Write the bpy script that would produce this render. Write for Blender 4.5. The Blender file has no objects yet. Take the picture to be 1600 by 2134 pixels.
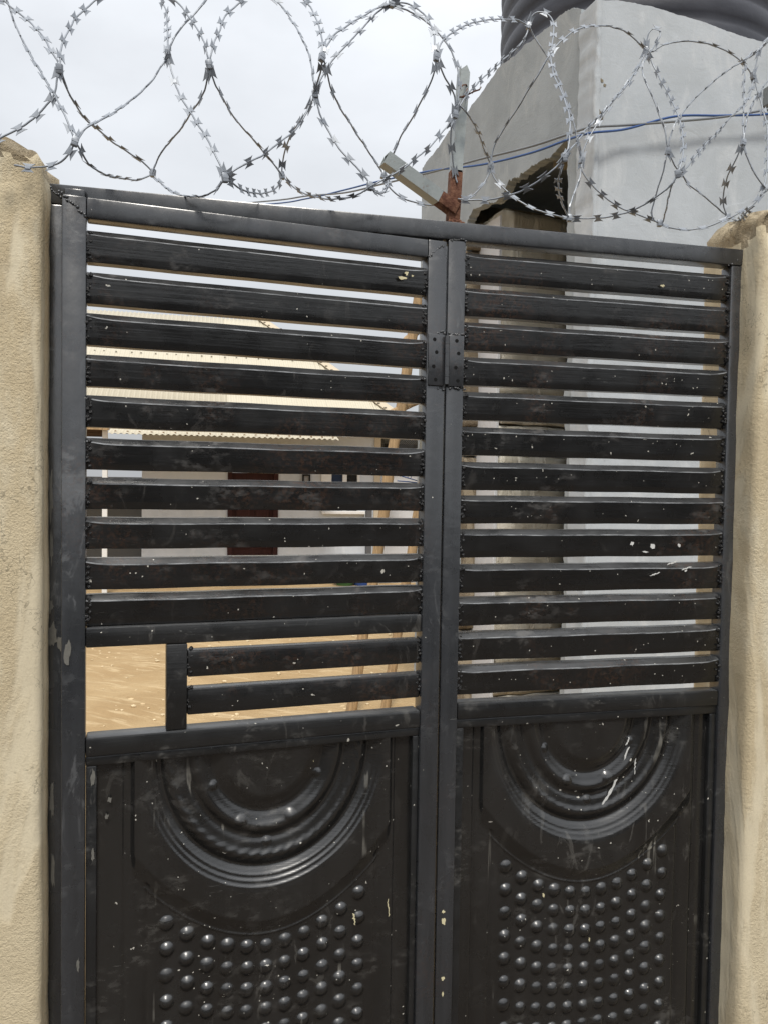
import bpy, bmesh, math, random
import numpy as np
from mathutils import Vector, Matrix, noise
from mathutils.geometry import tessellate_polygon

random.seed(7)
SC = bpy.context.scene
COL = SC.collection
R = math.radians

# ------------------------------------------------------------------ camera
F_PX = 1603.0 / 2134.0
CAM_POS = Vector((-0.38714, -1.25, 1.62))
yaw, pitch, roll = -0.224977, -0.033303, 0.015292
fwd = Vector((-math.sin(yaw), math.cos(yaw), 0)); right = Vector((math.cos(yaw), math.sin(yaw), 0)); up = Vector((0, 0, 1))
fwd, up = fwd * math.cos(pitch) + up * math.sin(pitch), up * math.cos(pitch) - fwd * math.sin(pitch)
right, up = right * math.cos(roll) + up * math.sin(roll), up * math.cos(roll) - right * math.sin(roll)
cd = bpy.data.cameras.new('camera'); cam = bpy.data.objects.new('camera', cd); COL.objects.link(cam)
cd.sensor_fit = 'VERTICAL'; cd.sensor_height = 36.0; cd.lens = 36.0 * F_PX
cd.clip_start = 0.02; cd.clip_end = 2000
m = Matrix((right, up, -fwd)).transposed().to_4x4(); m.translation = CAM_POS
cam.matrix_world = m
SC.camera = cam

def at(px, py, y):
    """point where the sight line through a photo pixel meets the upright plane y"""
    d = right * ((px - 800) / 1603.0) - up * ((py - 1067) / 1603.0) + fwd
    return CAM_POS + d * ((y - CAM_POS.y) / d.y)

# ------------------------------------------------------------------ world, sun, exposure
SUN_EL, SUN_AZ = R(58), R(188)       # azimuth from +y, clockwise: sun stands behind the viewer
w = bpy.data.worlds.new('World'); SC.world = w; w.use_nodes = True
nt = w.node_tree; nt.nodes.clear()
def wn(t): return nt.nodes.new(t)
sky = wn('ShaderNodeTexSky'); sky.sky_type = 'NISHITA'; sky.sun_disc = False
sky.sun_elevation = SUN_EL; sky.sun_rotation = SUN_AZ; sky.air_density = 1.5; sky.dust_density = 3
tc = wn('ShaderNodeTexCoord')
sep = wn('ShaderNodeSeparateXYZ'); nt.links.new(tc.outputs['Generated'], sep.inputs[0])
rise = wn('ShaderNodeMapRange'); nt.links.new(sep.outputs['Z'], rise.inputs['Value'])
rise.inputs['From Min'].default_value = 0.0; rise.inputs['From Max'].default_value = 1.0
rise.inputs['To Min'].default_value = 3.0; rise.inputs['To Max'].default_value = 8.6
mp = wn('ShaderNodeMapping'); mp.inputs['Scale'].default_value = (1, 1, 2.2)
nt.links.new(tc.outputs['Generated'], mp.inputs['Vector'])
n1 = wn('ShaderNodeTexNoise'); n1.inputs['Scale'].default_value = 2.1; n1.inputs['Detail'].default_value = 6; n1.inputs['Roughness'].default_value = .5
nt.links.new(mp.outputs[0], n1.inputs['Vector'])
cr = wn('ShaderNodeMapRange'); nt.links.new(n1.outputs['Fac'], cr.inputs['Value'])
cr.inputs['From Min'].default_value = .3; cr.inputs['From Max'].default_value = .7
cr.inputs['To Min'].default_value = .80; cr.inputs['To Max'].default_value = 1.1
mul = wn('ShaderNodeMath'); mul.operation = 'MULTIPLY'
nt.links.new(rise.outputs[0], mul.inputs[0]); nt.links.new(cr.outputs[0], mul.inputs[1])
tint = wn('ShaderNodeVectorMath'); tint.operation = 'SCALE'; tint.inputs[0].default_value = (.97, 1.0, 1.045)
nt.links.new(mul.outputs[0], tint.inputs['Scale'])
mx = wn('ShaderNodeMixRGB'); mx.inputs['Fac'].default_value = .93
nt.links.new(sky.outputs[0], mx.inputs['Color1']); nt.links.new(tint.outputs[0], mx.inputs['Color2'])
bg = wn('ShaderNodeBackground'); bg.inputs['Strength'].default_value = .1
nt.links.new(mx.outputs[0], bg.inputs['Color'])
wo = wn('ShaderNodeOutputWorld'); nt.links.new(bg.outputs[0], wo.inputs['Surface'])

sl = bpy.data.lights.new('sun', 'SUN'); sl.energy = 1.5; sl.angle = R(12); sl.color = (1.0, .95, .87)
sun = bpy.data.objects.new('sun', sl); COL.objects.link(sun)
sd = Vector((math.sin(SUN_AZ) * math.cos(SUN_EL), math.cos(SUN_AZ) * math.cos(SUN_EL), math.sin(SUN_EL)))
sun.rotation_euler = (-sd).to_track_quat('-Z', 'Y').to_euler(); sun.location = (0, -3, 8)
vs = SC.view_settings; vs.view_transform = 'Standard'; vs.look = 'None'; vs.exposure = .85; vs.gamma = 1; vs.use_curve_mapping = False
SC.cycles.max_bounces = 6; SC.cycles.diffuse_bounces = 3

# ------------------------------------------------------------------ helpers
class MB:
    """collects shapes and links them as one mesh object"""
    def __init__(s): s.v = []; s.f = []; s.mi = []
    def add(s, vs_, fs_, mi=0):
        b = len(s.v); s.v += [tuple(p) for p in vs_]; s.f += [tuple(i + b for i in f) for f in fs_]; s.mi += [mi] * len(fs_); return s
    def box(s, x0, x1, y0, y1, z0, z1, bev=0, mi=0, M=None):
        if bev <= 0:
            vs_ = [(x, y, z) for x in (x0, x1) for y in (y0, y1) for z in (z0, z1)]
            fs_ = [(0, 1, 3, 2), (4, 6, 7, 5), (0, 4, 5, 1), (2, 3, 7, 6), (0, 2, 6, 4), (1, 5, 7, 3)]
        else:
            bm = bmesh.new(); bmesh.ops.create_cube(bm, size=1)
            for v in bm.verts: v.co = Vector(((x0 + x1) / 2 + v.co.x * (x1 - x0), (y0 + y1) / 2 + v.co.y * (y1 - y0), (z0 + z1) / 2 + v.co.z * (z1 - z0)))
            bmesh.ops.bevel(bm, geom=bm.edges[:], offset=bev, segments=2, affect='EDGES', profile=.5)
            bm.verts.index_update()
            vs_ = [v.co.copy() for v in bm.verts]; fs_ = [[v.index for v in f.verts] for f in bm.faces]; bm.free()
        if M: vs_ = [M @ Vector(p) for p in vs_]
        return s.add(vs_, fs_, mi)
    def tube(s, pts, r, n=8, mi=0, cap=True):
        pts = [Vector(p) for p in pts]; vs_ = []; fs_ = []
        rr = r if isinstance(r, (list, tuple)) else [r] * len(pts)
        pn = None
        for i, p in enumerate(pts):
            t = (pts[min(i + 1, len(pts) - 1)] - pts[max(i - 1, 0)]).normalized()
            if pn is None:
                a = Vector((0, 0, 1)) if abs(t.z) < .9 else Vector((1, 0, 0)); pn = t.cross(a).normalized()
            pn = (pn - t * pn.dot(t)).normalized(); b = t.cross(pn)
            for k in range(n):
                an = 2 * math.pi * k / n; vs_.append(p + (pn * math.cos(an) + b * math.sin(an)) * rr[i])
        for i in range(len(pts) - 1):
            for k in range(n): fs_.append((i * n + k, i * n + (k + 1) % n, (i + 1) * n + (k + 1) % n, (i + 1) * n + k))
        if cap: fs_ += [tuple(range(n - 1, -1, -1)), tuple(range((len(pts) - 1) * n, len(pts) * n))]
        return s.add(vs_, fs_, mi)
    def prism(s, outline, M, t, mi=0):
        """flat outline (2-D) extruded by t along local +y of M (outline lies in local x,z)"""
        n = len(outline)
        tri = [list(t) for t in tessellate_polygon([[Vector((p[0], p[1], 0)) for p in outline]])]
        V = [M @ Vector((p[0], 0, p[1])) for p in outline] + [M @ Vector((p[0], t, p[1])) for p in outline]
        Fs = tri + [[i + n for i in reversed(f)] for f in tri] + [(i, i + n, (i + 1) % n + n, (i + 1) % n) for i in range(n)]
        return s.add(V, Fs, mi)
    def mesh(s, name, mats, smooth=False):
        me = bpy.data.meshes.new(name); me.from_pydata(s.v, [], s.f)
        for mt in (mats if isinstance(mats, (list, tuple)) else [mats]): me.materials.append(mt)
        me.polygons.foreach_set('material_index', s.mi)
        bm = bmesh.new(); bm.from_mesh(me); bmesh.ops.recalc_face_normals(bm, faces=bm.faces); bm.to_mesh(me); bm.free()
        if smooth is True: me.polygons.foreach_set('use_smooth', [True] * len(me.polygons))
        elif smooth: me.polygons.foreach_set('use_smooth', [True] * len(me.polygons)); me.set_sharp_from_angle(angle=R(smooth))
        return me
    def build(s, name, mats, parent=None, smooth=False):
        return link(name, s.mesh(name, mats, smooth), parent)

def link(name, me, parent=None, loc=None, rot=None):
    o = bpy.data.objects.new(name, me); COL.objects.link(o)
    if parent: o.parent = parent
    if loc is not None: o.location = loc
    if rot is not None: o.rotation_euler = rot
    return o
def copy_part(o, parent, loc=None):
    c = o.copy(); COL.objects.link(c); c.parent = parent
    if loc is not None: c.location = loc
    return c
def thing(name, label, cat, loc=(0, 0, 0), rotz=0, group=None):
    o = bpy.data.objects.new(name, None); COL.objects.link(o); o.location = loc; o.rotation_euler = (0, 0, rotz)
    o.empty_display_size = .1
    return tag(o, label, cat, group)
def tag(o, label, cat, group=None):
    o['label'] = label; o['category'] = cat
    if group: o['group'] = group
    return o
def grid_mesh(name, P, nu, nv, mat, smooth=True):
    """P: (nu*nv,3) array, u fastest"""
    i = np.arange(nu * nv).reshape(nv, nu)
    q = np.stack([i[:-1, :-1], i[:-1, 1:], i[1:, 1:], i[1:, :-1]], -1).reshape(-1, 4)
    me = bpy.data.meshes.new(name); me.vertices.add(len(P)); me.vertices.foreach_set('co', np.asarray(P, np.float32).ravel())
    me.loops.add(q.size); me.loops.foreach_set('vertex_index', q.ravel().astype(np.int32))
    me.polygons.add(len(q)); me.polygons.foreach_set('loop_start', np.arange(0, q.size, 4, dtype=np.int32))
    me.polygons.foreach_set('use_smooth', np.full(len(q), smooth)); me.update(); me.validate(); me.materials.append(mat)
    return me
def fbm(p, s, o=4): return noise.fractal(Vector(p) * s, 1.0, 2.0, o)
def rough_box(name, lo, hi, step, rad, amp, scale, mat, parent=None, top_amp=0, cap=None, cap_h=.07):
    """box with rounded, uneven, hand-plastered faces"""
    lo, hi = Vector(lo), Vector(hi); bm = bmesh.new(); seen = {}
    def vert(p):
        k = tuple(round(c, 5) for c in p)
        if k not in seen: seen[k] = bm.verts.new(p)
        return seen[k]
    ax = [[lo[i] + (hi[i] - lo[i]) * k / max(1, round((hi[i] - lo[i]) / step[i])) for k in range(max(1, round((hi[i] - lo[i]) / step[i])) + 1)] for i in range(3)]
    for a in range(3):
        b, c = (a + 1) % 3, (a + 2) % 3
        for side in (lo[a], hi[a]):
            for i in range(len(ax[b]) - 1):
                for j in range(len(ax[c]) - 1):
                    q = []
                    for (ii, jj) in ((i, j), (i + 1, j), (i + 1, j + 1), (i, j + 1)):
                        p = [0, 0, 0]; p[a] = side; p[b] = ax[b][ii]; p[c] = ax[c][jj]; q.append(vert(p))
                    bm.faces.new(q)
    rad0 = rad
    for v in bm.verts:
        p = v.co.copy(); ss = max(0, min(1, (p.z - hi.z + .10) / .10)); rad = (rad0[0] * ss * ss + .009 * (1 - ss * ss), rad0[1], rad0[2]); q = Vector([min(max(p[i], lo[i] + rad[i]), hi[i] - rad[i]) for i in range(3)]); d = p - q
        if d.length > 1e-6:
            e = Vector([d[i] / rad[i] if rad[i] > 0 else 0 for i in range(3)]); n = e.normalized()
            if e.length > 0: v.co = q + Vector([n[i] * rad[i] for i in range(3)])
            nn = n
        else:
            nn = Vector((0, 0, 0))
        a = amp + top_amp * max(0, min(1, (p.z - hi.z + .12) / .12))
        f = Vector((fbm(p, scale), fbm(p + Vector((9, 3, 1)), scale), fbm(p + Vector((2, 7, 5)), scale)))
        k = max(0, min(1, (p.z - hi.z + .10) / .10))
        f2 = Vector((fbm(p, 26), fbm(p + Vector((3, 3, 3)), 26), fbm(p + Vector((6, 1, 6)), 22)))
        v.co += f * a + f2 * (.0008 + .011 * k * (1 if top_amp else 0))
    bmesh.ops.recalc_face_normals(bm, faces=bm.faces)
    me = bpy.data.meshes.new(name); bm.to_mesh(me); bm.free()
    me.polygons.foreach_set('use_smooth', [True] * len(me.polygons)); me.materials.append(mat)
    if cap:
        me.materials.append(cap)
        for p in me.polygons:
            if p.center.z > hi.z - cap_h - .10 * max(0, fbm(p.center, 5)) + .04 * fbm(p.center, 16): p.material_index = 1
    return link(name, me, parent)

# ------------------------------------------------------------------ materials
class NT:
    def __init__(s, name):
        s.m = bpy.data.materials.new(name); s.m.use_nodes = True; s.t = s.m.node_tree; s.b = s.t.nodes['Principled BSDF']
        s.pos = s.n('ShaderNodeNewGeometry').outputs['Position']
    def n(s, t, **k):
        x = s.t.nodes.new(t)
        for a, v in k.items(): setattr(x, a, v)
        return x
    def l(s, a, b): s.t.links.new(a, b)
    def val(s, sock, v):
        if hasattr(v, 'is_linked') or isinstance(v, bpy.types.NodeSocket): s.l(v, sock)
        else: sock.default_value = v
    def vec(s, scale, src=None):
        x = s.n('ShaderNodeVectorMath', operation='MULTIPLY'); s.l(src or s.pos, x.inputs[0]); x.inputs[1].default_value = scale if isinstance(scale, tuple) else (scale,) * 3
        return x.outputs[0]
    def noise(s, scale, detail=4, rough=.55, src=None, dist=0, out='Fac'):
        x = s.n('ShaderNodeTexNoise'); s.l(s.vec(scale, src), x.inputs['Vector']); x.inputs['Scale'].default_value = 1
        x.inputs['Detail'].default_value = detail; x.inputs['Roughness'].default_value = rough; x.inputs['Distortion'].default_value = dist
        return x.outputs[out]
    def ramp(s, v, a, b, lo=0., hi=1.):
        x = s.n('ShaderNodeMapRange', interpolation_type='SMOOTHSTEP'); s.l(v, x.inputs['Value'])
        for k, q in zip(('From Min', 'From Max', 'To Min', 'To Max'), (a, b, lo, hi)): x.inputs[k].default_value = q
        return x.outputs[0]
    def math(s, op, a, b=0.):
        x = s.n('ShaderNodeMath', operation=op); s.val(x.inputs[0], a); s.val(x.inputs[1], b); return x.outputs[0]
    def mix(s, f, a, b):
        x = s.n('ShaderNodeMixRGB'); s.val(x.inputs['Fac'], f)
        for k, q in (('Color1', a), ('Color2', b)):
            if isinstance(q, tuple): x.inputs[k].default_value = (*q, 1)
            else: s.l(q, x.inputs[k])
        return x.outputs[0]
    def bump(s, h, dist, strength=1., prev=None):
        x = s.n('ShaderNodeBump'); s.l(h, x.inputs['Height']); x.inputs['Distance'].default_value = dist; x.inputs['Strength'].default_value = strength
        if prev: s.l(prev, x.inputs['Normal'])
        return x.outputs[0]
    def done(s, col, rough=.8, normal=None, spec=.5, metal=0.):
        if isinstance(col, tuple): s.b.inputs['Base Color'].default_value = (*col, 1)
        else: s.l(col, s.b.inputs['Base Color'])
        s.val(s.b.inputs['Roughness'], rough); s.val(s.b.inputs['Metallic'], metal); s.val(s.b.inputs['Specular IOR Level'], spec)
        if normal: s.l(normal, s.b.inputs['Normal'])
        return s.m
    def specks(s, cell, radius, keep, cluster=None, stretch=(1, 1, 1)):
        """irregular splashes: mask of random spots"""
        nz = s.noise(2.2 / cell, 3, .6, out='Color')
        off = s.n('ShaderNodeVectorMath', operation='MULTIPLY_ADD'); s.l(nz, off.inputs[0]); off.inputs[1].default_value = (cell * .55,) * 3; s.l(s.pos, off.inputs[2])
        v = s.n('ShaderNodeTexVoronoi'); s.l(s.vec(tuple(k / cell for k in stretch), off.outputs[0]), v.inputs['Vector']); v.inputs['Scale'].default_value = 1
        sp = s.n('ShaderNodeSeparateColor'); s.l(v.outputs['Color'], sp.inputs[0])
        size = s.math('MULTIPLY', sp.outputs[1], radius)
        hit = s.math('LESS_THAN', v.outputs['Distance'], size)
        on = s.math('GREATER_THAN', sp.outputs[0], 1 - keep) if cluster is None else s.math('GREATER_THAN', s.math('ADD', sp.outputs[0], cluster), 1 - keep)
        return s.math('MULTIPLY', hit, on)

def paint(name, base, rough, spec, dust=.25, rust=0., speck=.25, streak=0., dustcol=(.13, .125, .115), run=(3, 3, 30), up_sheen=.4, scuff=.35, brush=(8, 8, 240), bd=.0006):
    t = NT(name)
    a = t.noise(run, 5, .6); b = t.noise(9, 5, .6); c = t.noise((30, 30, 60), 4, .7)
    d = t.ramp(t.math('MULTIPLY', t.ramp(b, .42, .75), t.ramp(c, .4, .75)), .05, .7, 0, dust)
    col = t.mix(d, t.mix(t.ramp(a, .3, .7), tuple(k * .75 for k in base), tuple(k * 1.25 for k in base)), dustcol)
    gm = t.n('ShaderNodeSeparateXYZ'); t.l(t.n('ShaderNodeNewGeometry').outputs['True Normal'], gm.inputs[0])
    sheen_mask = t.math('MULTIPLY', t.ramp(gm.outputs[2], .35, .9, 0, 1), t.ramp(t.noise((14, 14, 60), 4, .65), .3, .7, .25, .75))
    col = t.mix(t.math('MULTIPLY', sheen_mask, up_sheen), col, (.19, .195, .20))  # upward faces painted paler to imitate sky sheen on the lips
    sc = t.math('MULTIPLY', t.ramp(t.noise((22, 22, 9), 5, .7, dist=1.5), .56, .66), t.ramp(t.noise(2.6, 3, .6), .45, .62))
    col = t.mix(t.math('MULTIPLY', sc, scuff), col, tuple(k * 1.15 for k in dustcol))
    if rust:
        rm = t.math('MULTIPLY', t.ramp(t.noise(4.5, 4, .6), .5, .66), t.ramp(t.noise(160, 4, .75), .47, .62))
        zz = t.n('ShaderNodeSeparateXYZ'); t.l(t.pos, zz.inputs[0])
        col = t.mix(t.math('MULTIPLY', rm, rust), col, (.075, .036, .02))
    if streak:
        st = t.math('MULTIPLY', t.ramp(t.noise((45, 45, 1.6), 3, .6), .64, .70), t.ramp(t.noise((6, 6, 9), 3), .5, .7))
        col = t.mix(t.math('MULTIPLY', st, streak), col, (.26, .25, .22))
    cl = t.ramp(t.noise(5, 3), .42, .75, -.12, .24)
    s1 = t.specks(.008, .17, speck * .3, cl); s2 = t.specks(.019, .13, speck * .26, cl, (1, 1, .5)); s1 = t.math('MAXIMUM', s1, t.specks(.014, .13, speck * .22, cl, (.4, 1, 1)))
    sm = t.math('MAXIMUM', s1, s2)
    scr = t.math('MULTIPLY', t.ramp(t.noise((40, 40, 420), 2, .5, dist=1.2), .70, .74), t.ramp(t.noise(7, 3), .52, .66))
    col = t.mix(t.math('MULTIPLY', scr, .5), col, (.2, .2, .19))
    col = t.mix(t.math('MULTIPLY', sm, .9), col, (.58, .56, .5))
    rr = t.ramp(t.noise(14, 4), .3, .7, rough - .06, rough + .1)
    rr = t.math('ADD', rr, t.math('MULTIPLY', d, .5))
    nrm = t.bump(t.noise(brush, 3, .6), bd, .5, t.bump(t.noise(35, 3, .5), .0015, .35))
    return t.done(col, rr, nrm, spec)
def plaster(name, c1, c2, c3, grain=.0022, coarse=.004, stain=(.22, .17, .11)):
    t = NT(name)
    col = t.mix(t.ramp(t.noise(2.2, 5, .6), .35, .65), c1, c2)
    col = t.mix(t.ramp(t.noise((9, 9, 3.5), 5, .65), .52, .68, 0, .75), col, c3)
    col = t.mix(t.ramp(t.noise((14, 14, 2.5), 4, .6), .6, .8, 0, .45), col, stain)
    sm = t.ramp(t.noise((6, 6, 1.6), 4, .6, dist=.8), .50, .60)                       # smoother skimmed patches
    col = t.mix(t.math('MULTIPLY', sm, .55), col, c3)
    g = t.noise(420, 3, .7); g2 = t.noise(170, 3, .6)
    col = t.mix(t.ramp(g, .4, .7, 0, .22), col, tuple(k * .55 for k in c1))
    v = t.n('ShaderNodeTexVoronoi', feature='DISTANCE_TO_EDGE'); off = t.n('ShaderNodeVectorMath', operation='MULTIPLY_ADD')
    t.l(t.noise(14, 4, .7, out='Color'), off.inputs[0]); off.inputs[1].default_value = (.22,) * 3; t.l(t.pos, off.inputs[2])
    t.l(t.vec((2.6, 2.6, 1.7), off.outputs[0]), v.inputs['Vector']); v.inputs['Scale'].default_value = 1
    ck = t.math('MULTIPLY', t.math('LESS_THAN', v.outputs['Distance'], .0035), t.ramp(t.noise(3, 3), .5, .56))
    col = t.mix(t.math('MULTIPLY', ck, .55), col, tuple(k * .35 for k in c1))
    st = t.math('MULTIPLY', t.ramp(t.noise((28, 28, 1.3), 4, .65), .55, .75), t.ramp(t.noise(2.3, 3), .45, .65))
    col = t.mix(t.math('MULTIPLY', st, .3), col, stain)
    rough_h = t.math('MULTIPLY', t.math('ADD', g2, g), t.math('SUBTRACT', 1.0, t.math('MULTIPLY', sm, .75)))
    n_ = t.bump(rough_h, grain * 1.6, .9, t.bump(t.noise((18, 18, 9), 5, .65, dist=.8), coarse, .7))
    return t.done(col, .93, n_, .2)
def concrete(name, c1, c2, c3, grain=.0015):
    t = NT(name)
    col = t.mix(t.ramp(t.noise(1.6, 6, .62, dist=.6), .35, .65), c1, c2)
    col = t.mix(t.ramp(t.noise((5, 5, 2.4), 6, .65, dist=1.1), .5, .7, 0, .7), col, c3)
    blot = t.ramp(t.noise(3.3, 5, .7, dist=2.2), .62, .72, 0, .4); col = t.mix(blot, col, tuple(k * 1.18 for k in c1))
    fine = t.noise(120, 4, .7); col = t.mix(t.ramp(fine, .35, .75, 0, .14), col, tuple(k * .55 for k in c1))
    pits = t.ramp(t.noise(46, 2, .5), .76, .8)
    col = t.mix(t.math('MULTIPLY', pits, .4), col, tuple(k * .5 for k in c1))
    n_ = t.bump(fine, grain, .6, t.bump(t.noise((7, 7, 9), 6, .6, dist=1.5), .006, .35))
    return t.done(col, .92, n_, .2)
def plain(name, c, rough=.6, spec=.4, metal=0., var=.12, scale=12, bump=.0):
    t = NT(name); col = t.mix(t.noise(scale, 4, .6), tuple(k * (1 - var) for k in c), tuple(min(1, k * (1 + var)) for k in c))
    return t.done(col, rough, t.bump(t.noise(scale * 6, 4), bump, .7) if bump else None, spec, metal)
def timber(name, c, axis=2):
    t = NT(name); s_ = [60, 60, 60]; s_[axis] = 3.5
    g = t.noise(tuple(s_), 5, .6, dist=.8)
    col = t.mix(t.ramp(g, .3, .7), tuple(k * .62 for k in c), tuple(k * 1.15 for k in c))
    col = t.mix(t.ramp(t.noise((6, 6, 2)), .55, .72, 0, .45), col, tuple(k * .5 for k in c))
    return t.done(col, .8, t.bump(g, .002, .7), .25)

M_FRAME = paint('frame_paint', (.0280, .0302, .0338), .25, 1.0, dust=.28, speck=.16, rust=.25, dustcol=(.14, .145, .15), run=(30, 30, 2.5), brush=(90, 90, 45), bd=.0005)
M_SLAT = paint('slat_paint', (.0075, .0078, .0082), .27, .9, dust=.5, rust=.5, speck=.55, dustcol=(.085, .08, .075))
M_PANEL = paint('panel_paint', (.0130, .0128, .0125), .24, 1.0, dust=.32, speck=.65, streak=.8, scuff=.3, run=(20, 20, 2.5))
M_TRIM = paint('trim_paint', (.0115, .012, .0125), .32, .8, dust=.5, speck=.5, scuff=.5)
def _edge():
    t = NT('edge_highlight'); col = t.mix(t.ramp(t.noise((25, 25, 300), 4, .7), .35, .65), (.06, .063, .068), (.30, .31, .32))  # bright highlight line of the slat lip, painted as a paler colour
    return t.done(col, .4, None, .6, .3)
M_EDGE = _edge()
M_WELD = plain('weld_paint', (.016, .016, .017), .28, .6, var=.5, scale=300, bump=.002)
M_HOLE = plain('hole_dark', (.004, .004, .004), .7, .2)
M_SPLASH = plain('cream_splash', (.62, .56, .36), .7, .3, var=.25, scale=300)
M_GRAYDROP = plain('white_dropping', (.60, .60, .58), .8, .2, var=.3, scale=250)
M_TAN = plaster('tan_plaster', (.67, .575, .40), (.58, .48, .315), (.72, .65, .49), grain=.0013, coarse=.0011, stain=(.40, .32, .21))
M_CAPM = plaster('broken_mortar', (.42, .34, .225), (.34, .265, .165), (.50, .43, .31), .006, .012, (.2, .15, .1))
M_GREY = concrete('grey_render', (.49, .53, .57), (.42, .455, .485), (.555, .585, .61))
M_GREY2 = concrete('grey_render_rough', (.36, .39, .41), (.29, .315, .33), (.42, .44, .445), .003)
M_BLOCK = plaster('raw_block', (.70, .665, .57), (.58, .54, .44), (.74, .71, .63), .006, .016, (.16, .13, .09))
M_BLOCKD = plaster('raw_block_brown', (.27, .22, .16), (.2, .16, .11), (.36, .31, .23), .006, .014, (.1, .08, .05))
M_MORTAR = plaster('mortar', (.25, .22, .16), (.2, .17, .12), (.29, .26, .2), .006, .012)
M_WHITEP = concrete('pale_render', (.62, .63, .65), (.56, .57, .59), (.66, .67, .68))
M_HOUSE = concrete('house_white', (.62, .655, .70), (.56, .595, .64), (.66, .69, .73))
M_LAV = plain('house_lavender', (.52, .53, .60), .85, .2, var=.05, scale=1.5)
M_DADO = plain('dado_grey', (.13, .13, .125), .8, .25, var=.1, scale=2)
M_WHITE = plain('white_gloss', (.74, .74, .73), .5, .4, var=.06)
M_MAROON = timber('maroon_wood', (.045, .016, .014))
M_GLASSB = plain('blue_glass', (.02, .035, .075), .1, .6, var=.2)
M_GLASSD = plain('dark_glass', (.012, .012, .014), .1, .6, var=.2)
M_ROOF = plain('cream_roof', (.54, .49, .38), .62, .35, var=.09, scale=2.5)
M_CAP = plain('tan_cap', (.54, .46, .34), .7, .3, var=.12, scale=3)
M_WOOD = timber('raw_timber', (.42, .29, .16))
M_WOODD = timber('dark_timber', (.09, .055, .03), 0)
M_BLUE = plain('blue_plastic', (.03, .1, .42), .4, .5)
M_GREEN = plain('green_plastic', (.04, .14, .05), .4, .5)
M_CABLEB = plain('blue_cable', (.03, .085, .26), .45, .5)
M_CABLEG = plain('grey_cable', (.17, .185, .20), .5, .4)
M_TANK = None
def _tank():
    t = NT('tank_plastic'); col = t.mix(t.ramp(t.noise((2, 2, 9), 4), .3, .7), (.026, .028, .037), (.052, .055, .068))
    return t.done(col, .5, t.bump(t.noise(30, 3), .003, .4), .3)
M_TANK = _tank()
def _galv():
    t = NT('galvanised'); col = t.mix(t.noise(90, 4, .7), (.15, .168, .195), (.36, .39, .43))
    return t.done(col, t.ramp(t.noise(60, 3), .3, .7, .36, .52), None, .8, .25)
M_GALV = _galv()
def _arm():
    t = NT('bracket_steel'); col = t.mix(t.noise((40, 40, 12), 4, .6), (.27, .30, .295), (.36, .385, .38))
    col = t.mix(t.ramp(t.noise(110, 4, .7), .6, .72, 0, .6), col, (.2, .12, .08))
    return t.done(col, .42, t.bump(t.noise(160, 3), .0008, .5), .5, .3)
M_ARM = _arm()
def _rust():
    t = NT('red_rust'); col = t.mix(t.ramp(t.noise(90, 5, .7), .35, .65), (.10, .042, .028), (.20, .10, .062))
    col = t.mix(t.ramp(t.noise(50, 4, .7), .62, .7), col, (.42, .40, .36))
    return t.done(col, .85, t.bump(t.noise(220, 4, .7), .0025, .9), .2)
M_RUST = _rust()
def _sand(name, c1, c2, c3):
    t = NT(name)
    col = t.mix(t.ramp(t.noise(.9, 6, .6, dist=.8), .35, .65), c1, c2)
    mpn = t.n('ShaderNodeMapping'); mpn.inputs['Rotation'].default_value = (0, 0, .6); t.l(t.pos, mpn.inputs['Vector'])
    sw = t.noise((2.2, 14, 1), 5, .65, src=mpn.outputs[0], dist=.9); col = t.mix(t.ramp(sw, .5, .66, 0, .8), col, c3)
    mp2 = t.n('ShaderNodeMapping'); mp2.inputs['Rotation'].default_value = (0, 0, -.9); t.l(t.pos, mp2.inputs['Vector'])
    sw2 = t.noise((1.2, 26, 1), 4, .6, src=mp2.outputs[0], dist=.5); col = t.mix(t.math('MULTIPLY', t.ramp(sw2, .62, .72, 0, .6), t.ramp(t.noise(.8, 3), .45, .62)), col, c3)
    g = t.noise(90, 3, .7); col = t.mix(t.ramp(g, .35, .7, 0, .2), col, tuple(k * .7 for k in c1))
    pb = t.specks(.09, .22, .14); col = t.mix(t.math('MULTIPLY', pb, .8), col, tuple(min(.8, k * 1.35) for k in c3))
    n_ = t.bump(sw, .02, .5, t.bump(t.noise(6, 6, .65), .05, .55, t.bump(g, .004, .6)))
    return t.done(col, .95, n_, .15)
M_SAND = _sand('sand', (.44, .315, .17), (.36, .245, .125), (.55, .42, .25))
M_LANE = _sand('lane_dark', (.095, .078, .062), (.08, .064, .05), (.12, .098, .078))  # ground colour darkened to dim what the gate reflects
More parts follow.
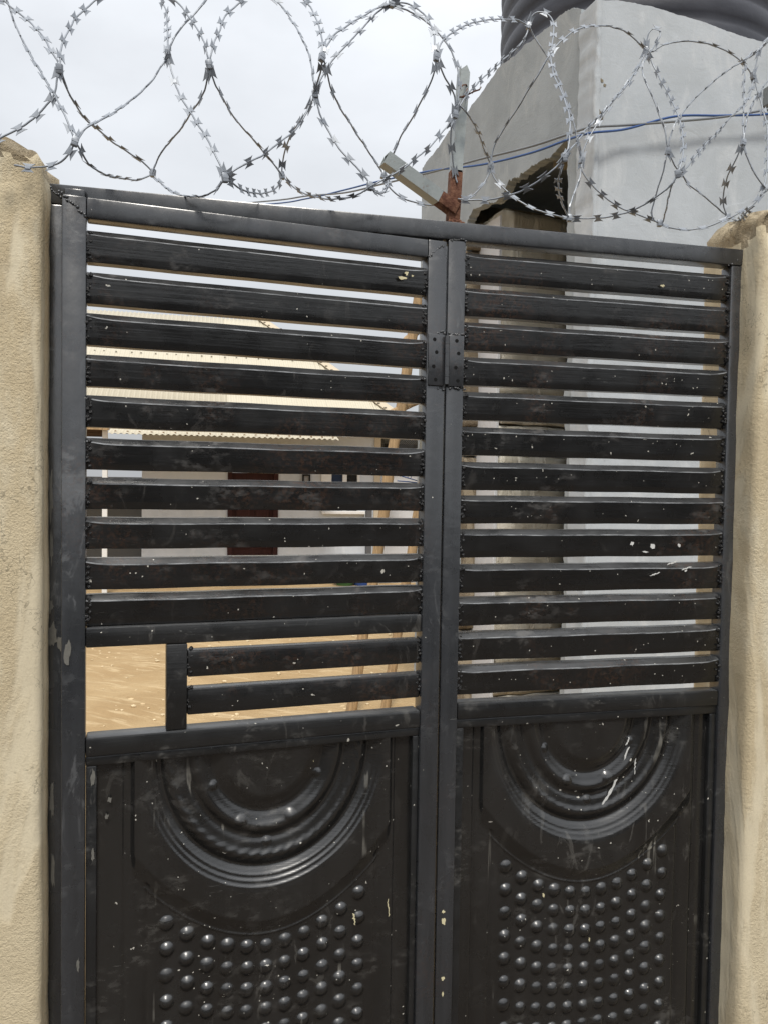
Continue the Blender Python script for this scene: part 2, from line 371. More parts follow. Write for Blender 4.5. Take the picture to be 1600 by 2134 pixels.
STRANDS = [
(-699,0,2325,-684,-4,2321,-673,-10,2311,-648,-33,2285,-621,-65,2249,-603,-89,2215,-592,-99,2195,-590,-100,2186),
(-590,-100,2186,-593,-100,2172,-596,-100,2155,-602,-100,2142,-613,-100,2127,-630,-100,2109,-646,-100,2096,-658,-100,2088,-675,-100,2077),
(-685,0,2335,-677,-2,2317,-670,-9,2297,-655,-27,2260,-631,-57,2214,-608,-86,2172,-593,-105,2144,-580,-120,2117,-570,-129,2092,-565,-130,2079),
(-565,-130,2079,-571,-128,2065,-584,-122,2053,-596,-116,2049,-609,-110,2047,-627,-104,2047,-648,-100,2049),
(-543,0,2356,-556,-5,2341,-565,-14,2325,-578,-37,2293,-586,-64,2256,-590,-87,2221,-590,-97,2199,-590,-100,2186),
(-590,-100,2186,-587,-99,2178,-582,-89,2167,-576,-67,2157,-567,-33,2153,-556,-3,2154,-536,45,2154,-512,80,2153,-494,95,2147,-480,100,2135),
(-565,-130,2079,-556,-128,2093,-542,-119,2110,-522,-99,2133,-504,-75,2162,-486,-52,2193,-469,-32,2226,-456,-22,2254,-451,-20,2268),
(-565,-130,2079,-559,-120,2070,-553,-84,2067,-545,-45,2073,-535,-3,2084,-518,51,2102,-503,82,2114,-489,97,2126,-480,100,2134),
(-451,-20,2268,-452,-1,2300,-455,44,2348,-459,79,2387,-469,100,2421),
(-451,-20,2266,-447,-19,2280,-439,-16,2300,-426,-10,2324,-413,-5,2342,-402,-2,2359,-387,0,2377),
(-451,0,2367,-443,-2,2360,-432,-9,2347,-420,-25,2324,-409,-43,2300,-399,-61,2275,-394,-74,2252,-390,-80,2230),
(-390,-80,2230,-392,-76,2216,-395,-62,2204,-404,-39,2195,-415,-13,2189,-432,29,2181,-453,66,2173,-468,88,2160,-476,98,2147,-481,100,2135),
(-451,-20,2266,-446,-23,2246,-437,-36,2213,-428,-52,2186,-416,-67,2164,-405,-85,2139,-394,-101,2117,-384,-116,2093,-373,-127,2068,-367,-130,2051),
(-481,100,2133,-468,89,2116,-450,56,2092,-431,13,2071,-411,-36,2053,-398,-69,2044,-383,-103,2039,-373,-124,2042,-367,-130,2050),
(-333,0,2384,-341,-1,2376,-353,-8,2360,-368,-27,2330,-377,-49,2295,-385,-71,2259,-390,-80,2230),
(-390,-80,2230,-386,-77,2217,-375,-58,2203,-357,-19,2194,-336,22,2189,-314,58,2185,-296,81,2177,-277,97,2163,-267,100,2152),
(-366,-130,2051,-354,-128,2063,-333,-120,2079,-311,-106,2100,-287,-88,2126,-263,-70,2155,-247,-58,2183,-236,-51,2211,-231,-50,2222),
(-366,-130,2050,-357,-121,2048,-344,-89,2052,-324,-35,2068,-303,21,2090,-281,71,2117,-270,93,2137,-267,100,2152),
(-267,100,2152,-267,93,2169,-265,72,2182,-260,38,2191,-252,2,2196,-242,-31,2202,-236,-46,2211,-232,-50,2222),
(-291,100,2451,-282,99,2445,-270,90,2429,-257,71,2401,-246,38,2359,-237,2,2315,-234,-28,2274,-232,-46,2240,-231,-50,2223),
(-250,0,2396,-245,-2,2390,-234,-16,2370,-228,-47,2332,-226,-80,2291,-227,-97,2263,-228,-100,2251),
(-228,-100,2251,-228,-85,2240,-229,-63,2234,-231,-50,2222),
(-226,-100,2252,-219,-92,2232,-210,-74,2221,-190,-38,2213,-167,0,2208,-143,36,2201,-117,67,2188,-101,78,2173,-93,80,2163),
(-231,-50,2223,-228,-51,2208,-223,-53,2190,-214,-58,2170,-197,-66,2140,-179,-73,2118,-162,-78,2099,-152,-80,2086,-149,-80,2079),
(-267,100,2152,-254,93,2137,-239,74,2119,-220,39,2100,-202,0,2083,-186,-37,2072,-172,-61,2068,-159,-76,2071,-149,-80,2078),
(-226,-100,2252,-223,-98,2265,-215,-89,2284,-201,-75,2306,-182,-56,2330,-158,-32,2358,-132,-11,2386,-111,-1,2403,-102,0,2407),
(-231,-50,2224,-223,-48,2244,-209,-42,2272,-192,-33,2298,-170,-21,2329,-146,-10,2361,-128,-3,2385,-111,0,2402,-102,0,2407),
(-102,0,2407,-84,-3,2409,-69,-10,2403,-57,-20,2390,-49,-31,2373,-43,-46,2345,-44,-56,2320,-42,-60,2299),
(-102,0,2407,-90,0,2403,-73,-1,2399,-56,-3,2392,-38,-7,2378,-20,-12,2360,-6,-17,2339,3,-21,2315,7,-25,2290,6,-29,2259,0,-30,2230),
(-42,-60,2299,-31,-51,2327,-8,-30,2357,24,2,2391,70,46,2432,114,84,2463,140,102,2477,164,114,2485,188,120,2482),
(-43,-60,2297,-44,-56,2279,-48,-41,2261,-55,-14,2245,-63,17,2231,-71,46,2216,-80,70,2193,-89,79,2174,-93,80,2163),
(-42,-60,2297,-37,-59,2288,-29,-54,2276,-13,-43,2264,-3,-36,2253,0,-30,2230),
(0,-30,2228,-15,-32,2205,-33,-39,2180,-55,-49,2155,-80,-61,2130,-107,-72,2107,-134,-79,2088,-149,-80,2078),
(0,-30,2228,-4,-29,2214,-4,-22,2194,2,-11,2171,11,-1,2145,16,0,2131),
(0,-30,2230,15,-23,2255,29,-13,2274,58,14,2312,92,46,2352,127,78,2393,165,106,2436,181,116,2460,188,120,2482),
(-149,-80,2078,-143,-73,2076,-129,-47,2082,-109,-5,2102,-90,55,2141,-92,80,2163),
(-93,80,2163,-89,80,2155,-79,81,2141,-60,82,2128,-34,85,2123,-6,88,2123,26,91,2131,60,95,2140,80,97,2154,95,99,2172,107,100,2192,110,100,2209),
(17,0,2105,44,-5,2103,72,-21,2102,91,-39,2103,109,-59,2107,128,-81,2116,147,-96,2132,162,-100,2148),
(8,-30,2243,26,-19,2236,49,11,2234,77,57,2231,99,90,2223,111,100,2209),
(111,100,2209,113,97,2230,118,90,2250,127,77,2268,139,53,2289,150,26,2313,161,9,2333,172,1,2354,179,0,2365),
(188,120,2482,197,120,2468,212,117,2446,228,112,2420,241,106,2389,251,98,2354,260,92,2324,267,87,2298,273,83,2271,278,80,2246,282,80,2229),
(189,120,2484,192,119,2497,202,115,2506,215,110,2504,224,102,2492,225,90,2470,215,70,2432,200,46,2393,191,16,2347,188,-20,2299,186,-50,2257,183,-73,2222,175,-88,2192,168,-98,2163,162,-100,2148),
(179,0,2365,189,2,2380,212,11,2406,243,26,2431,282,46,2454,322,65,2470,335,72,2473,364,84,2478,390,94,2474,409,99,2466,418,100,2459),
(111,100,2209,114,99,2194,122,96,2180,137,89,2164,153,80,2146,175,69,2130,202,57,2118,245,50,2109),
(245,50,2109,280,39,2109,291,29,2107,309,3,2104,323,-26,2104,334,-56,2107,345,-82,2115,355,-96,2126,364,-100,2143),
(162,-100,2148,166,-73,2133,188,-23,2130,218,24,2126,245,50,2110),
(282,80,2229,280,78,2213,274,72,2189,257,61,2156,246,52,2127,245,50,2109),
(281,80,2230,282,80,2213,293,78,2196,309,75,2177,334,71,2158,356,67,2145,379,64,2137,405,61,2129,433,60,2121),
(162,-100,2148,177,-95,2168,207,-74,2202,208,-71,2206,261,-25,2260,323,31,2328,381,78,2395,408,96,2435,418,100,2457),
(281,80,2230,288,81,2255,305,83,2287,328,87,2322,352,91,2354,379,95,2386,400,99,2419,412,100,2442,419,100,2458),
(419,100,2459,419,99,2474,422,97,2489,431,95,2498,440,93,2497,443,90,2486,434,86,2469,418,80,2447,401,72,2423,392,65,2401,394,53,2369,402,42,2339,409,32,2307,417,24,2274,419,20,2247,421,20,2236),
(419,100,2458,426,98,2445,433,79,2405,432,47,2360,425,13,2317,414,-25,2271,400,-56,2231,387,-78,2198,375,-94,2168,364,-100,2143),
(420,100,2458,435,100,2459,455,100,2473,483,100,2483,509,100,2488,540,100,2490,572,100,2487,605,100,2477,635,100,2461,655,100,2442),
(421,20,2236,423,20,2250,429,23,2268,441,27,2293,460,34,2318,485,44,2346,515,55,2374,555,69,2409,595,81,2441,627,90,2463,658,96,2487,699,100,2521),
(421,20,2236,428,21,2227,442,26,2213,464,35,2201,483,45,2192,516,58,2184,555,73,2173,584,79,2160,594,80,2154),
(364,-100,2143,378,-98,2153,414,-77,2189,460,-43,2231,511,-4,2275,561,35,2322,611,68,2364,637,86,2394,654,98,2427,655,100,2442),
(421,20,2236,418,21,2221,417,28,2200,415,39,2178,414,50,2156,415,57,2136,422,59,2124,433,60,2121),
(364,-100,2143,363,-93,2136,381,-52,2133,416,11,2134,439,58,2123,433,60,2121),
(433,60,2121,443,60,2117,466,57,2113,494,50,2112,521,40,2117,541,30,2124,565,19,2135,590,8,2151,605,2,2168,628,0,2187),
(650,100,2488,636,97,2468,629,90,2448,612,69,2405,597,47,2365,577,21,2320,565,5,2285,562,0,2259),
(562,0,2259,558,1,2250,556,14,2229,558,36,2212,567,58,2194,578,73,2175,593,80,2154),
(562,0,2259,567,0,2242,578,0,2221,592,0,2201,608,0,2185,624,0,2174),
(562,0,2259,571,8,2287,596,33,2330,636,67,2380,673,90,2419,701,100,2449),
(655,100,2442,662,98,2421,665,86,2383,661,65,2337,650,45,2294,628,18,2236,617,6,2201,610,2,2184,602,0,2167),
(655,100,2442,661,100,2464,667,100,2491,677,100,2506,698,100,2528),
(593,80,2154,582,33,2130,528,-59,2110,512,-100,2105)]
CLIPS = [(-590, -100, 2186), (-565, -130, 2078), (-480, 100, 2134), (-451, -20, 2268), (-390, -80, 2229), (-367, -130, 2050), (-267, 100, 2152), (-231, -50, 2222), (-228, -100, 2251), (-149, -80, 2079), (-93, 80, 2163), (-102, 0, 2407), (-42, -60, 2298), (0, -30, 2228), (111, 100, 2209), (188, 120, 2482), (161, -100, 2148), (282, 80, 2229), (245, 50, 2110), (419, 100, 2458), (421, 20, 2236), (364, -100, 2143), (433, 60, 2121), (655, 100, 2442), (562, 0, 2259), (593, 80, 2154)]
# ================================================================== setting
def ground_sheet():
    # one sheet to the horizon, finely rolled where the yard shows through the gate
    xs = np.concatenate([[-600, -120, -40, -14, -7], np.arange(-4, 4.01, .08), [7, 14, 40, 120, 600]])
    ys = np.concatenate([[-600, -120, -40, -12, -4, -1], np.arange(.3, 13.0, .1), [16, 24, 40, 120, 600]])
    P = []
    for y in ys:
        for x in xs:
            z = 0.0
            if -4 <= x <= 4 and .3 <= y <= 13: z = .035 * fbm((x, y, 0), .7) + .012 * fbm((x, y, 4), 4.)
            P.append((x, y, z))
    o = link('ground', grid_mesh('ground', np.array(P), len(xs), len(ys), M_SAND)); o['kind'] = 'structure'
ground_sheet()
b = MB(); b.box(-60, 60, -5.9, .12, -.05, .05)
o = b.build('lane', M_LANE); o['kind'] = 'structure'  # unseen strip added over the sand to keep gate reflections dark

# clods and small stones lying on the sand (too many to count)
b = MB()
for i in range(520):
    x = random.uniform(-2.6, 1.6); y = random.uniform(3.2, 8.5); r = random.choice([.006, .009, .012, .018]) * random.uniform(.7, 1.3)
    bm = bmesh.new(); bmesh.ops.create_icosphere(bm, subdivisions=1, radius=r)
    z = .035 * fbm((x, y, 0), .7) + .012 * fbm((x, y, 4), 4.)
    for v in bm.verts: v.co = v.co * random.uniform(.7, 1.2); v.co.z *= .6; v.co += Vector((x, y, z + r * .25))
    bm.verts.index_update(); b.add([v.co.copy() for v in bm.verts], [[v.index for v in f.verts] for f in bm.faces]); bm.free()
o = b.build('stones', plain('stone_pale', (.62, .5, .32), .95, .1, var=.3, scale=30)); o['kind'] = 'stuff'

# ================================================================== gate walls (piers)
o = rough_box('wall', (-1.2, -.058, -.05), (-.622, .115, 2.118), (.012, .014, .014), (.042, .009, .055), .0016, 7, M_TAN, top_amp=.012, cap=M_CAPM, cap_h=.05)
tag(o, 'tan plastered wall with a crumbly rounded top, left of the black gate', 'wall')
o = rough_box('wall', (.566, -.056, -.05), (1.3, .112, 2.135), (.012, .014, .014), (.05, .010, .03), .0016, 7, M_TAN, top_amp=.012, cap=M_CAPM, cap_h=.03)
tag(o, 'tan plastered wall with a rough mortar top, right of the black gate', 'wall')
b = MB(); b.box(-30, 30, -6.3, -6.0, -.1, 2.35); o = b.build('wall', plain('unseen_dark_wall', (.11, .105, .10), .9, .2));  # out of view, added so the lower gate reflects something dark
tag(o, 'long grey brown wall across the lane facing the gate', 'wall')

# ================================================================== gate
gate = thing('metal_gate', 'black and dark grey steel gate with slats above embossed sheet panels', 'gate', (0, 0, 0))
T = .03
def bar(name, parent, x0, x1, y0, y1, z0, z1, mat=None, bev=.0025):
    b = MB(); b.box(x0, x1, y0, y1, z0, z1, bev); return b.build(name, mat or M_FRAME, parent, smooth=35)
bar('post', gate, -.632, -.599, 0, T, .02, 2.0355)
bar('post', gate, .0025, .0335, 0, T, .02, 2.0355)
bar('post', gate, .5455, .574, 0, T, .02, 2.0355)
bar('top_rail', gate, -.634, .574, -.001, T + .001, 2.036, 2.066)

# slat: tube whose front leans back below a rounded lip
def slat_mesh(L, seed=0, dz=0.):
    """pressed tube: sloping upper lip, near-upright face, lower edge turned back"""
    rnd = random.Random(seed)
    prof = [(.0105, .0092), (.0092, .0088), (.0012, .0008), (.0002, .0001), (0, -.0010), (.0020, -.0215 - dz), (.0024, -.0250 - dz), (.0046, -.0330 - dz), (.0060, -.0340 - dz), (.0245, -.0340 - dz), (.026, -.0325 - dz), (.026, .0075), (.0245, .0092)]
    n = len(prof); N = 19; b = MB(); V = []; e0 = rnd.choice([.004, .0015, .003]); e1 = rnd.choice([.0045, .0035, .001])
    xs = [0, .006, .014, .024, .036] + [.036 + (L - .072) * k / 9 for k in range(1, 9)] + [L - .036, L - .024, L - .014, L - .006, L]; N = len(xs)
    for x in xs:
        wob = .0006 * math.sin(x * 31 + seed)
        up_ = e0 * max(0, 1 - x / .036) ** 2 + e1 * max(0, 1 - (L - x) / .036) ** 2
        for k, (py_, pz_) in enumerate(prof):
            V.append((x, py_ + wob * .8, pz_ + wob * .7 + (up_ if k in (2, 3, 4) else 0)))
    Fs = [(i * n + k, i * n + (k + 1) % n, (i + 1) * n + (k + 1) % n, (i + 1) * n + k) for i in range(N - 1) for k in range(n)]
    Fs += [tuple(range(n)), tuple(range((N - 1) * n, N * n))]
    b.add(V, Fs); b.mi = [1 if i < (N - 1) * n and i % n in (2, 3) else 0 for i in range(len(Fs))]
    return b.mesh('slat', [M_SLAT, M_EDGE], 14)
def weld_mesh(seed):
    rnd = random.Random(seed); b = MB()
    for i in range(16):
        bm = bmesh.new(); bmesh.ops.create_icosphere(bm, subdivisions=1, radius=1)
        r = rnd.uniform(.0014, .0034); c = Vector((rnd.uniform(-.0025, .005), rnd.uniform(-.002, .004), .004 -.037 * (i / 15) + rnd.uniform(-.002, .002)))
        for v in bm.verts: v.co = v.co * r * rnd.uniform(.75, 1.25) + c
        bm.verts.index_update(); b.add([v.co.copy() for v in bm.verts], [[v.index for v in f.verts] for f in bm.faces]); bm.free()
    return b.mesh('weld_bead', M_WELD, True)
WELDS = [weld_mesh(i) for i in range(5)]
wi = 0
def weld(parent, x, y, z, flip=1):
    global wi
    o = link('weld_bead', WELDS[wi % 5], parent, (x, y, z)); o.scale.x = flip; wi += 1

# hinged leaf (stands about five degrees ajar towards the viewer)
leaf_b = MB()
def mitre(b, x0, x1, z0, z1, t, y0, y1):
    pass
leaf_b.box(-.597, -.564, 0, T, .06, 2.0325, .0025); leaf_b.box(-.033, 0, 0, T, .06, 2.0325, .0025)
leaf_b.box(-.5638, -.0332, 0.0004, T, 2.0025, 2.0321, .0025); leaf_b.box(-.5638, -.0332, .0004, T, .06, .09, .0025)
leaf = leaf_b.build('leaf', M_FRAME, gate, smooth=35); leaf.rotation_euler = (0, 0, R(5.5))
LZ = [1.979, 1.9195, 1.859, 1.7985, 1.738, 1.6765, 1.618, 1.5575, 1.497, 1.4435]
SLL = [slat_mesh(.530, seed=i, dz=.0038) for i in range(3)]; SLR = [slat_mesh(.511, seed=10 + i, dz=.0052) for i in range(3)]
rs = random.Random(3)
for i, z in enumerate(LZ):
    o = link('slat', SLL[i % 3], leaf, (-.5635, .0035 + rs.uniform(-.001, .001), z + rs.uniform(-.0008, .0008)), (rs.uniform(-.012, .012), rs.uniform(-.0012, .0012), 0))
    weld(leaf, -.5625, .004, z); weld(leaf, -.0345, .004, z, -1)
bar('mid_rail', leaf, -.5636, -.0334, .001, T, 1.3745, 1.4045, M_TRIM)
bar('divider', leaf, -.449, -.4175, .0015, T - .001, 1.2412, 1.374, M_TRIM)
_b = MB(); _b.box(0, .383, 0, .024, -.0412, 0, .0028); SH = _b.mesh('slat', M_SLAT, 35)
for z in (1.362, 1.303):
    link('slat', SH, leaf, (-.4172, .004, z)); weld(leaf, -.416, .005, z); weld(leaf, -.0345, .005, z, -1)
bar('transom', leaf, -.5636, -.0334, .0005, T + .004, 1.2107, 1.2405, M_TRIM, .0035)
b = MB(); b.box(-.5636, -.0334, .005, .02, 1.196, 1.2102, .002); b.box(-.5632, -.548, .0055, .02, .11, 1.1955, .002); b.box(-.0445, -.0334, .0055, .02, .11, 1.1955, .002)
b.build('panel_trim', M_TRIM, leaf, smooth=35)

# fixed side
RZ = [2.0115 - .0592 * i for i in range(13)]
for i, z in enumerate(RZ):
    link('slat', SLR[i % 3], gate, (.034, .003 + rs.uniform(-.001, .001), z + rs.uniform(-.001, .001)), (rs.uniform(-.012, .012), rs.uniform(-.0015, .0015), 0))
    weld(gate, .0352, .003, z); weld(gate, .5445, .003, z, -1)
bar('transom', gate, .0338, .5452, .0005, T, 1.2195, 1.2487, M_TRIM, .0035)
b = MB(); b.box(.0338, .5452, .005, .02, 1.2035, 1.2191, .002); b.box(.0342, .0475, .0055, .02, .11, 1.203, .002); b.box(.5315, .5448, .0055, .02, .11, 1.203, .002)
b.build('panel_trim', M_TRIM, gate, smooth=35)

# embossed sheet
def sstep(a, b_, x):
    t = np.clip((x - a) / (b_ - a), 0, 1); return t * t * (3 - 2 * t)
def emboss(u, z, soft=1.):
    h = np.zeros_like(u)
    crease = .893 + .0835 * (np.abs(u) / .171) ** 2
    top = .918 + .128 * (np.abs(u) / .2) ** 2
    side = 1 - sstep(.203, .212, np.abs(u))
    plate = np.clip((z - crease) / np.maximum(top - crease, .004), 0, 1) ** 1.15 * side * .011
    t = (np.sqrt((u / .175) ** 2 + ((1.2 - z) / .205) ** 2) - 1) * .19
    t = np.where(z > 1.2, np.abs(u) - .175, t)
    band = sstep(-.001, .029, t); ridges = sum(.0013 * soft * np.exp(-((t - c) / .0017) ** 2) for c in (.006, .0135, .0215))
    h = plate * np.where(z > crease, band, 1) + ridges * (z > crease) * side
    h += .0022 * np.exp(-((z - crease + .0016) / .0018) ** 2) * (np.abs(u) < .19)
    h += -.005 * np.exp(-((t + .006) / .006) ** 2)
    ang = np.arctan2(u / .175, (1.2 - z) / .205)
    h += (.0050 + .0005 * soft * np.sin(ang * 50 + t * 400)) * np.exp(-((t + .0235) / .0075) ** 2)
    h += -.004 * np.exp(-((t + .050) / .007) ** 2)
    seg = .86 + .14 * np.cos(ang * 9)
    h += .0060 * seg * np.exp(-((t + .067) / .0085) ** 2)
    h += -.004 * np.exp(-((t + .090) / .007) ** 2)
    h += .007 * (1 - sstep(-.118, -.098, t)) * (z > .95)
    for (bu, bz, br) in ((0, 1.043, .008), (.08, 1.146, .008), (-.086, 1.143, .008), (-.043, 1.082, .010), (.037, 1.082, .010)):
        h += .0035 * np.clip(1 - ((u - bu) ** 2 + (z - bz) ** 2) / br ** 2, 0, 1)
    h += -.003 * (np.exp(-((np.abs(u) - .219) / .003) ** 2)) * (z < 1.2)
    h += -.0025 * (np.exp(-((np.abs(u) - .186) / .003) ** 2)) * (z < crease + .01)
    rd = np.random.RandomState(5)
    for c in range(-5, 6):
        uc = c * .0312; ztop = .871 + .0605 * (abs(uc) / .156) ** 2.1; pitch = .0356 + .0062 * (abs(uc) / .156) ** 2
        for k in range(10):
            zc = ztop - k * pitch; jx, jz, jh, jr = rd.uniform(-.0008, .0008), rd.uniform(-.0008, .0008), rd.uniform(.82, 1.1), rd.uniform(.0118, .0132)
            if zc < .55: break
            d2 = ((u - uc - jx) ** 2 + (z - zc - jz) ** 2) / jr ** 2
            h += .0072 * jh * np.clip(1 - d2, 0, 1) ** 1.0
    return h
def panel(name, parent, x0, x1, uc, dz, y, soft=1.):
    xs = np.linspace(x0, x1, 300); zs = np.concatenate([np.linspace(.1, .58, 20), np.arange(.582, 1.2085, .00175)])
    X, Z = np.meshgrid(xs, zs); h = emboss(X - uc, Z - dz, soft)
    dent = np.array([fbm((x, 0, z), 5) for z in zs[::6] for x in xs[::12]]).reshape(len(zs[::6]), -1)
    dent = np.kron(dent, np.ones((6, 12)))[:X.shape[0], :X.shape[1]] if False else 0
    Y = y - h + .0016 * np.sin(X * 21 + 1.3) * np.sin(Z * 13)
    P = np.stack([X, Y, Z], -1).reshape(-1, 3)
    return link(name, grid_mesh(name, P, len(xs), len(zs), M_PANEL), parent)
panel('panel', leaf, -.552, -.041, -.289, 0, .0165)
panel('panel', gate, .042, .537, .291, .0125, .0165, .35)

# hinge in the middle
b = MB(); b.tube([(0.0012, -.006, 1.793), (0.0012, -.006, 1.8735)], .0042, 10)
for z in (1.806, 1.8228, 1.8455, 1.8605): b.tube([(0.0012, -.006, z), (0.0012, -.006, z + .0012)], .0047, 10)
hinge = b.build('hinge', M_FRAME, gate, smooth=40)
def plate(x0, x1, rz=0, holes=()):
    b = MB(); b.box(x0, x1, -.0035, -.0004, 1.7905, 1.876, .0008)
    for (hx, hz) in holes:
        n = 12; b.add([(hx + .0032 * math.cos(2 * math.pi * k / n), -.0037, hz + .0032 * math.sin(2 * math.pi * k / n)) for k in range(n)] + [(hx + .0032 * math.cos(2 * math.pi * k / n), -.0030, hz + .0032 * math.sin(2 * math.pi * k / n)) for k in range(n)], [tuple(range(n))] + [(k, (k + 1) % n, (k + 1) % n + n, k + n) for k in range(n)], 1)
    o = b.build('hinge_plate', [M_FRAME, M_HOLE], hinge, smooth=35); o.rotation_euler = (0, 0, rz)
plate(-.0315, -.003, R(5.5), [(-.021, 1.867), (-.017, 1.846), (-.022, 1.822), (-.018, 1.80)])
plate(.0045, .032, 0, [(.019, 1.867), (.0225, 1.846), (.018, 1.822), (.022, 1.80)])
def lump_row(p0, p1, n, r, par=None, name='weld_bead', mat=None):
    b = MB(); rnd = random.Random(n)
    for i in range(n):
        bm = bmesh.new(); bmesh.ops.create_icosphere(bm, subdivisions=1, radius=1); rr = r * rnd.uniform(.6, 1.2)
        c = Vector(p0).lerp(Vector(p1), i / max(1, n - 1)) + Vector((rnd.uniform(-1, 1), rnd.uniform(-.3, .3), rnd.uniform(-1, 1))) * r * .7
        for v in bm.verts: v.co = Vector((v.co.x * rr, v.co.y * rr * .6, v.co.z * rr)) * rnd.uniform(.8, 1.2) + c
        bm.verts.index_update(); b.add([v.co.copy() for v in bm.verts], [[v.index for v in f.verts] for f in bm.faces]); bm.free()
    return b.build(name, mat or M_FRAME, par or gate, smooth=True)
for z in (1.878, 1.789):
    lump_row((-.032, .002, z), (-.004, -.001, z + (.002 if z > 1.8 else -.003)), 13, .0032); lump_row((.005, -.001, z), (.033, -.001, z - .001), 13, .003)
lump_row((-.598, -.058, 2.035), (-.563, -.054, 2.006), 16, .0026)            # mitre welds of the leaf and frame
lump_row((-.033, -.003, 2.003), (-.006, 0, 2.026), 14, .0022)
lump_row((.003, 0, 2.0362), (.033, 0, 2.0362), 14, .0022)
lump_row((-.626, -.001, 2.066), (-.602, -.001, 2.040), 14, .0026)
lump_row((.538, 0, 2.034), (.566, 0, 2.05), 8, .0024)
def splash(p, r, mat, parent, seed, el=(1, 1), name='paint_splash'):
    rnd = random.Random(seed); n = 14; pts = []
    for k in range(n):
        a = 2 * math.pi * k / n; q = r * rnd.uniform(.45, 1.1); pts.append((q * math.cos(a) * el[0], q * math.sin(a) * el[1]))
    b = MB(); b.prism(pts, Matrix.Translation(Vector(p)), .0012); return b.build(name, mat, parent)
# splashes of plaster on the steel
b = MB(); b.box(-.6, -.57, -.0085, -.001, 2.0385, 2.0585, .002); o = b.build('weld_plate', M_FRAME, gate, smooth=35)
for i, (x, z, r, e) in enumerate([(-.080, 1.963, .0055, (1.5, .6)), (-.0725, 1.971, .004, (1, 1)), (-.062, 1.968, .002, (1, 1))]):
    splash((x, -.0035 + x * .0, z), r, M_SPLASH, leaf, i, e)
for i, (x, z, r, e) in enumerate([(.406, 1.988, .0038, (1.2, .7)), (.0155, .868, .0075, (.6, 1.1)), (.0145, .886, .003, (1, 1)), (.0155, .767, .0045, (.8, 1)), (.016, .74, .003, (.6, 1.5)), (.295, .80, .003, (.5, 1.6)), (.203, .893, .0035, (.7, 1.2))]):
    splash((x, -.0012 if x < .1 else (.001 if z > 1.3 else .004), z), r, M_SPLASH, gate, 20 + i, e)
for i, (x, z, r, e) in enumerate([(.36, 1.524, .008, (.8, 1.0)), (.402, 1.52, .009, (1.0, 1.1)), (.388, 1.508, .006, (1.8, .5)), (.456, 1.52, .006, (1, .9)), (.468, 1.474, .005, (1.1, .7))]):
    splash((x, .0035 - (.004 if z < 1.49 else 0), z), r * .7, M_GRAYDROP, gate, 40 + i, e, 'dropping')

M_SMEAR = plain('grey_smear', (.15, .145, .13), .85, .2, var=.35, scale=120)
for i, (x, z, r, e) in enumerate([(-.616, 1.385, .016, (.45, 1.5)), (-.606, 1.372, .011, (.5, 1.3)), (-.619, 1.43, .010, (.4, 1.2)), (-.619, 1.60, .022, (.16, 2.2)), (-.618, 1.52, .016, (.16, 2.0)), (-.617, 1.13, .018, (.2, 2.0)), (-.615, 1.02, .016, (.22, 2.2))]):
    splash((x, -.001, z), r, M_SMEAR, gate, 60 + i, e, 'plaster_smear')
for i, (x, z, r, e) in enumerate([(-.588, 1.37, .013, (.5, 1.4)), (-.553, 1.178, .012, (.35, 1.3)), (-.553, 1.06, .007, (.4, 1.6)), (-.53, 1.14, .005, (.7, 1.2)), (-.534, 1.115, .004, (.8, 1.2)), (-.573, .90, .006, (.4, 2.0))]):
    splash((x, .0105 if x > -.55 else (.0046 if x > -.56 else -.0012), z), r, M_SMEAR, leaf, 80 + i, e, 'plaster_smear')

def streak(name, p0, p1, w_, y, mat, parent, seed):
    rnd = random.Random(seed); a, c = Vector((p0[0], 0, p0[1])), Vector((p1[0], 0, p1[1])); d = (c - a).normalized(); nrm = Vector((d.z, 0, -d.x)); L = []; Rr = []
    for k in range(11):
        t = k / 10; p = a.lerp(c, t) + nrm * rnd.uniform(-.3, .3) * w_; q = w_ * rnd.uniform(.25, 1) * (math.sin(math.pi * (t * .9 + .05)) ** .5) / 2
        L.append(p + nrm * q); Rr.append(p - nrm * q)
    out = [(p.x, p.z) for p in L] + [(p.x, p.z) for p in reversed(Rr)]
    b = MB(); b.prism(out, Matrix.Translation((0, y, 0)), .0012); return b.build(name, mat, parent)
for i, (p0, p1, w_) in enumerate([((.372, 1.147), (.350, 1.09), .005), ((.350, 1.088), (.318, 1.04), .006), ((.222, 1.0), (.205, .965), .006), ((.386, 1.13), (.384, 1.095), .004), ((.332, 1.19), (.330, 1.15), .0022), ((.372, 1.165), (.366, 1.15), .0035)]):
    streak('dropping', p0, p1, w_, .0155, M_GRAYDROP, gate, 100 + i)
for i, (p0, p1, w_) in enumerate([((-.322, 1.19), (-.320, 1.13), .004), ((-.215, 1.19), (-.214, 1.165), .003), ((-.245, 1.165), (-.250, 1.15), .003), ((-.085, .92), (-.082, .89), .004), ((-.145, .905), (-.142, .885), .004)]):
    streak('paint_splash', p0, p1, w_, .0045 if p0[1] < 1 else .0155, M_SPLASH, leaf, 120 + i)
for i, (x, z) in enumerate([(.43, 1.485), (.395, 1.465), (.46, 1.475)]):
    streak('dropping', (x, z), (x + .02, z + .006), .003, -.001, M_GRAYDROP, gate, 140 + i)

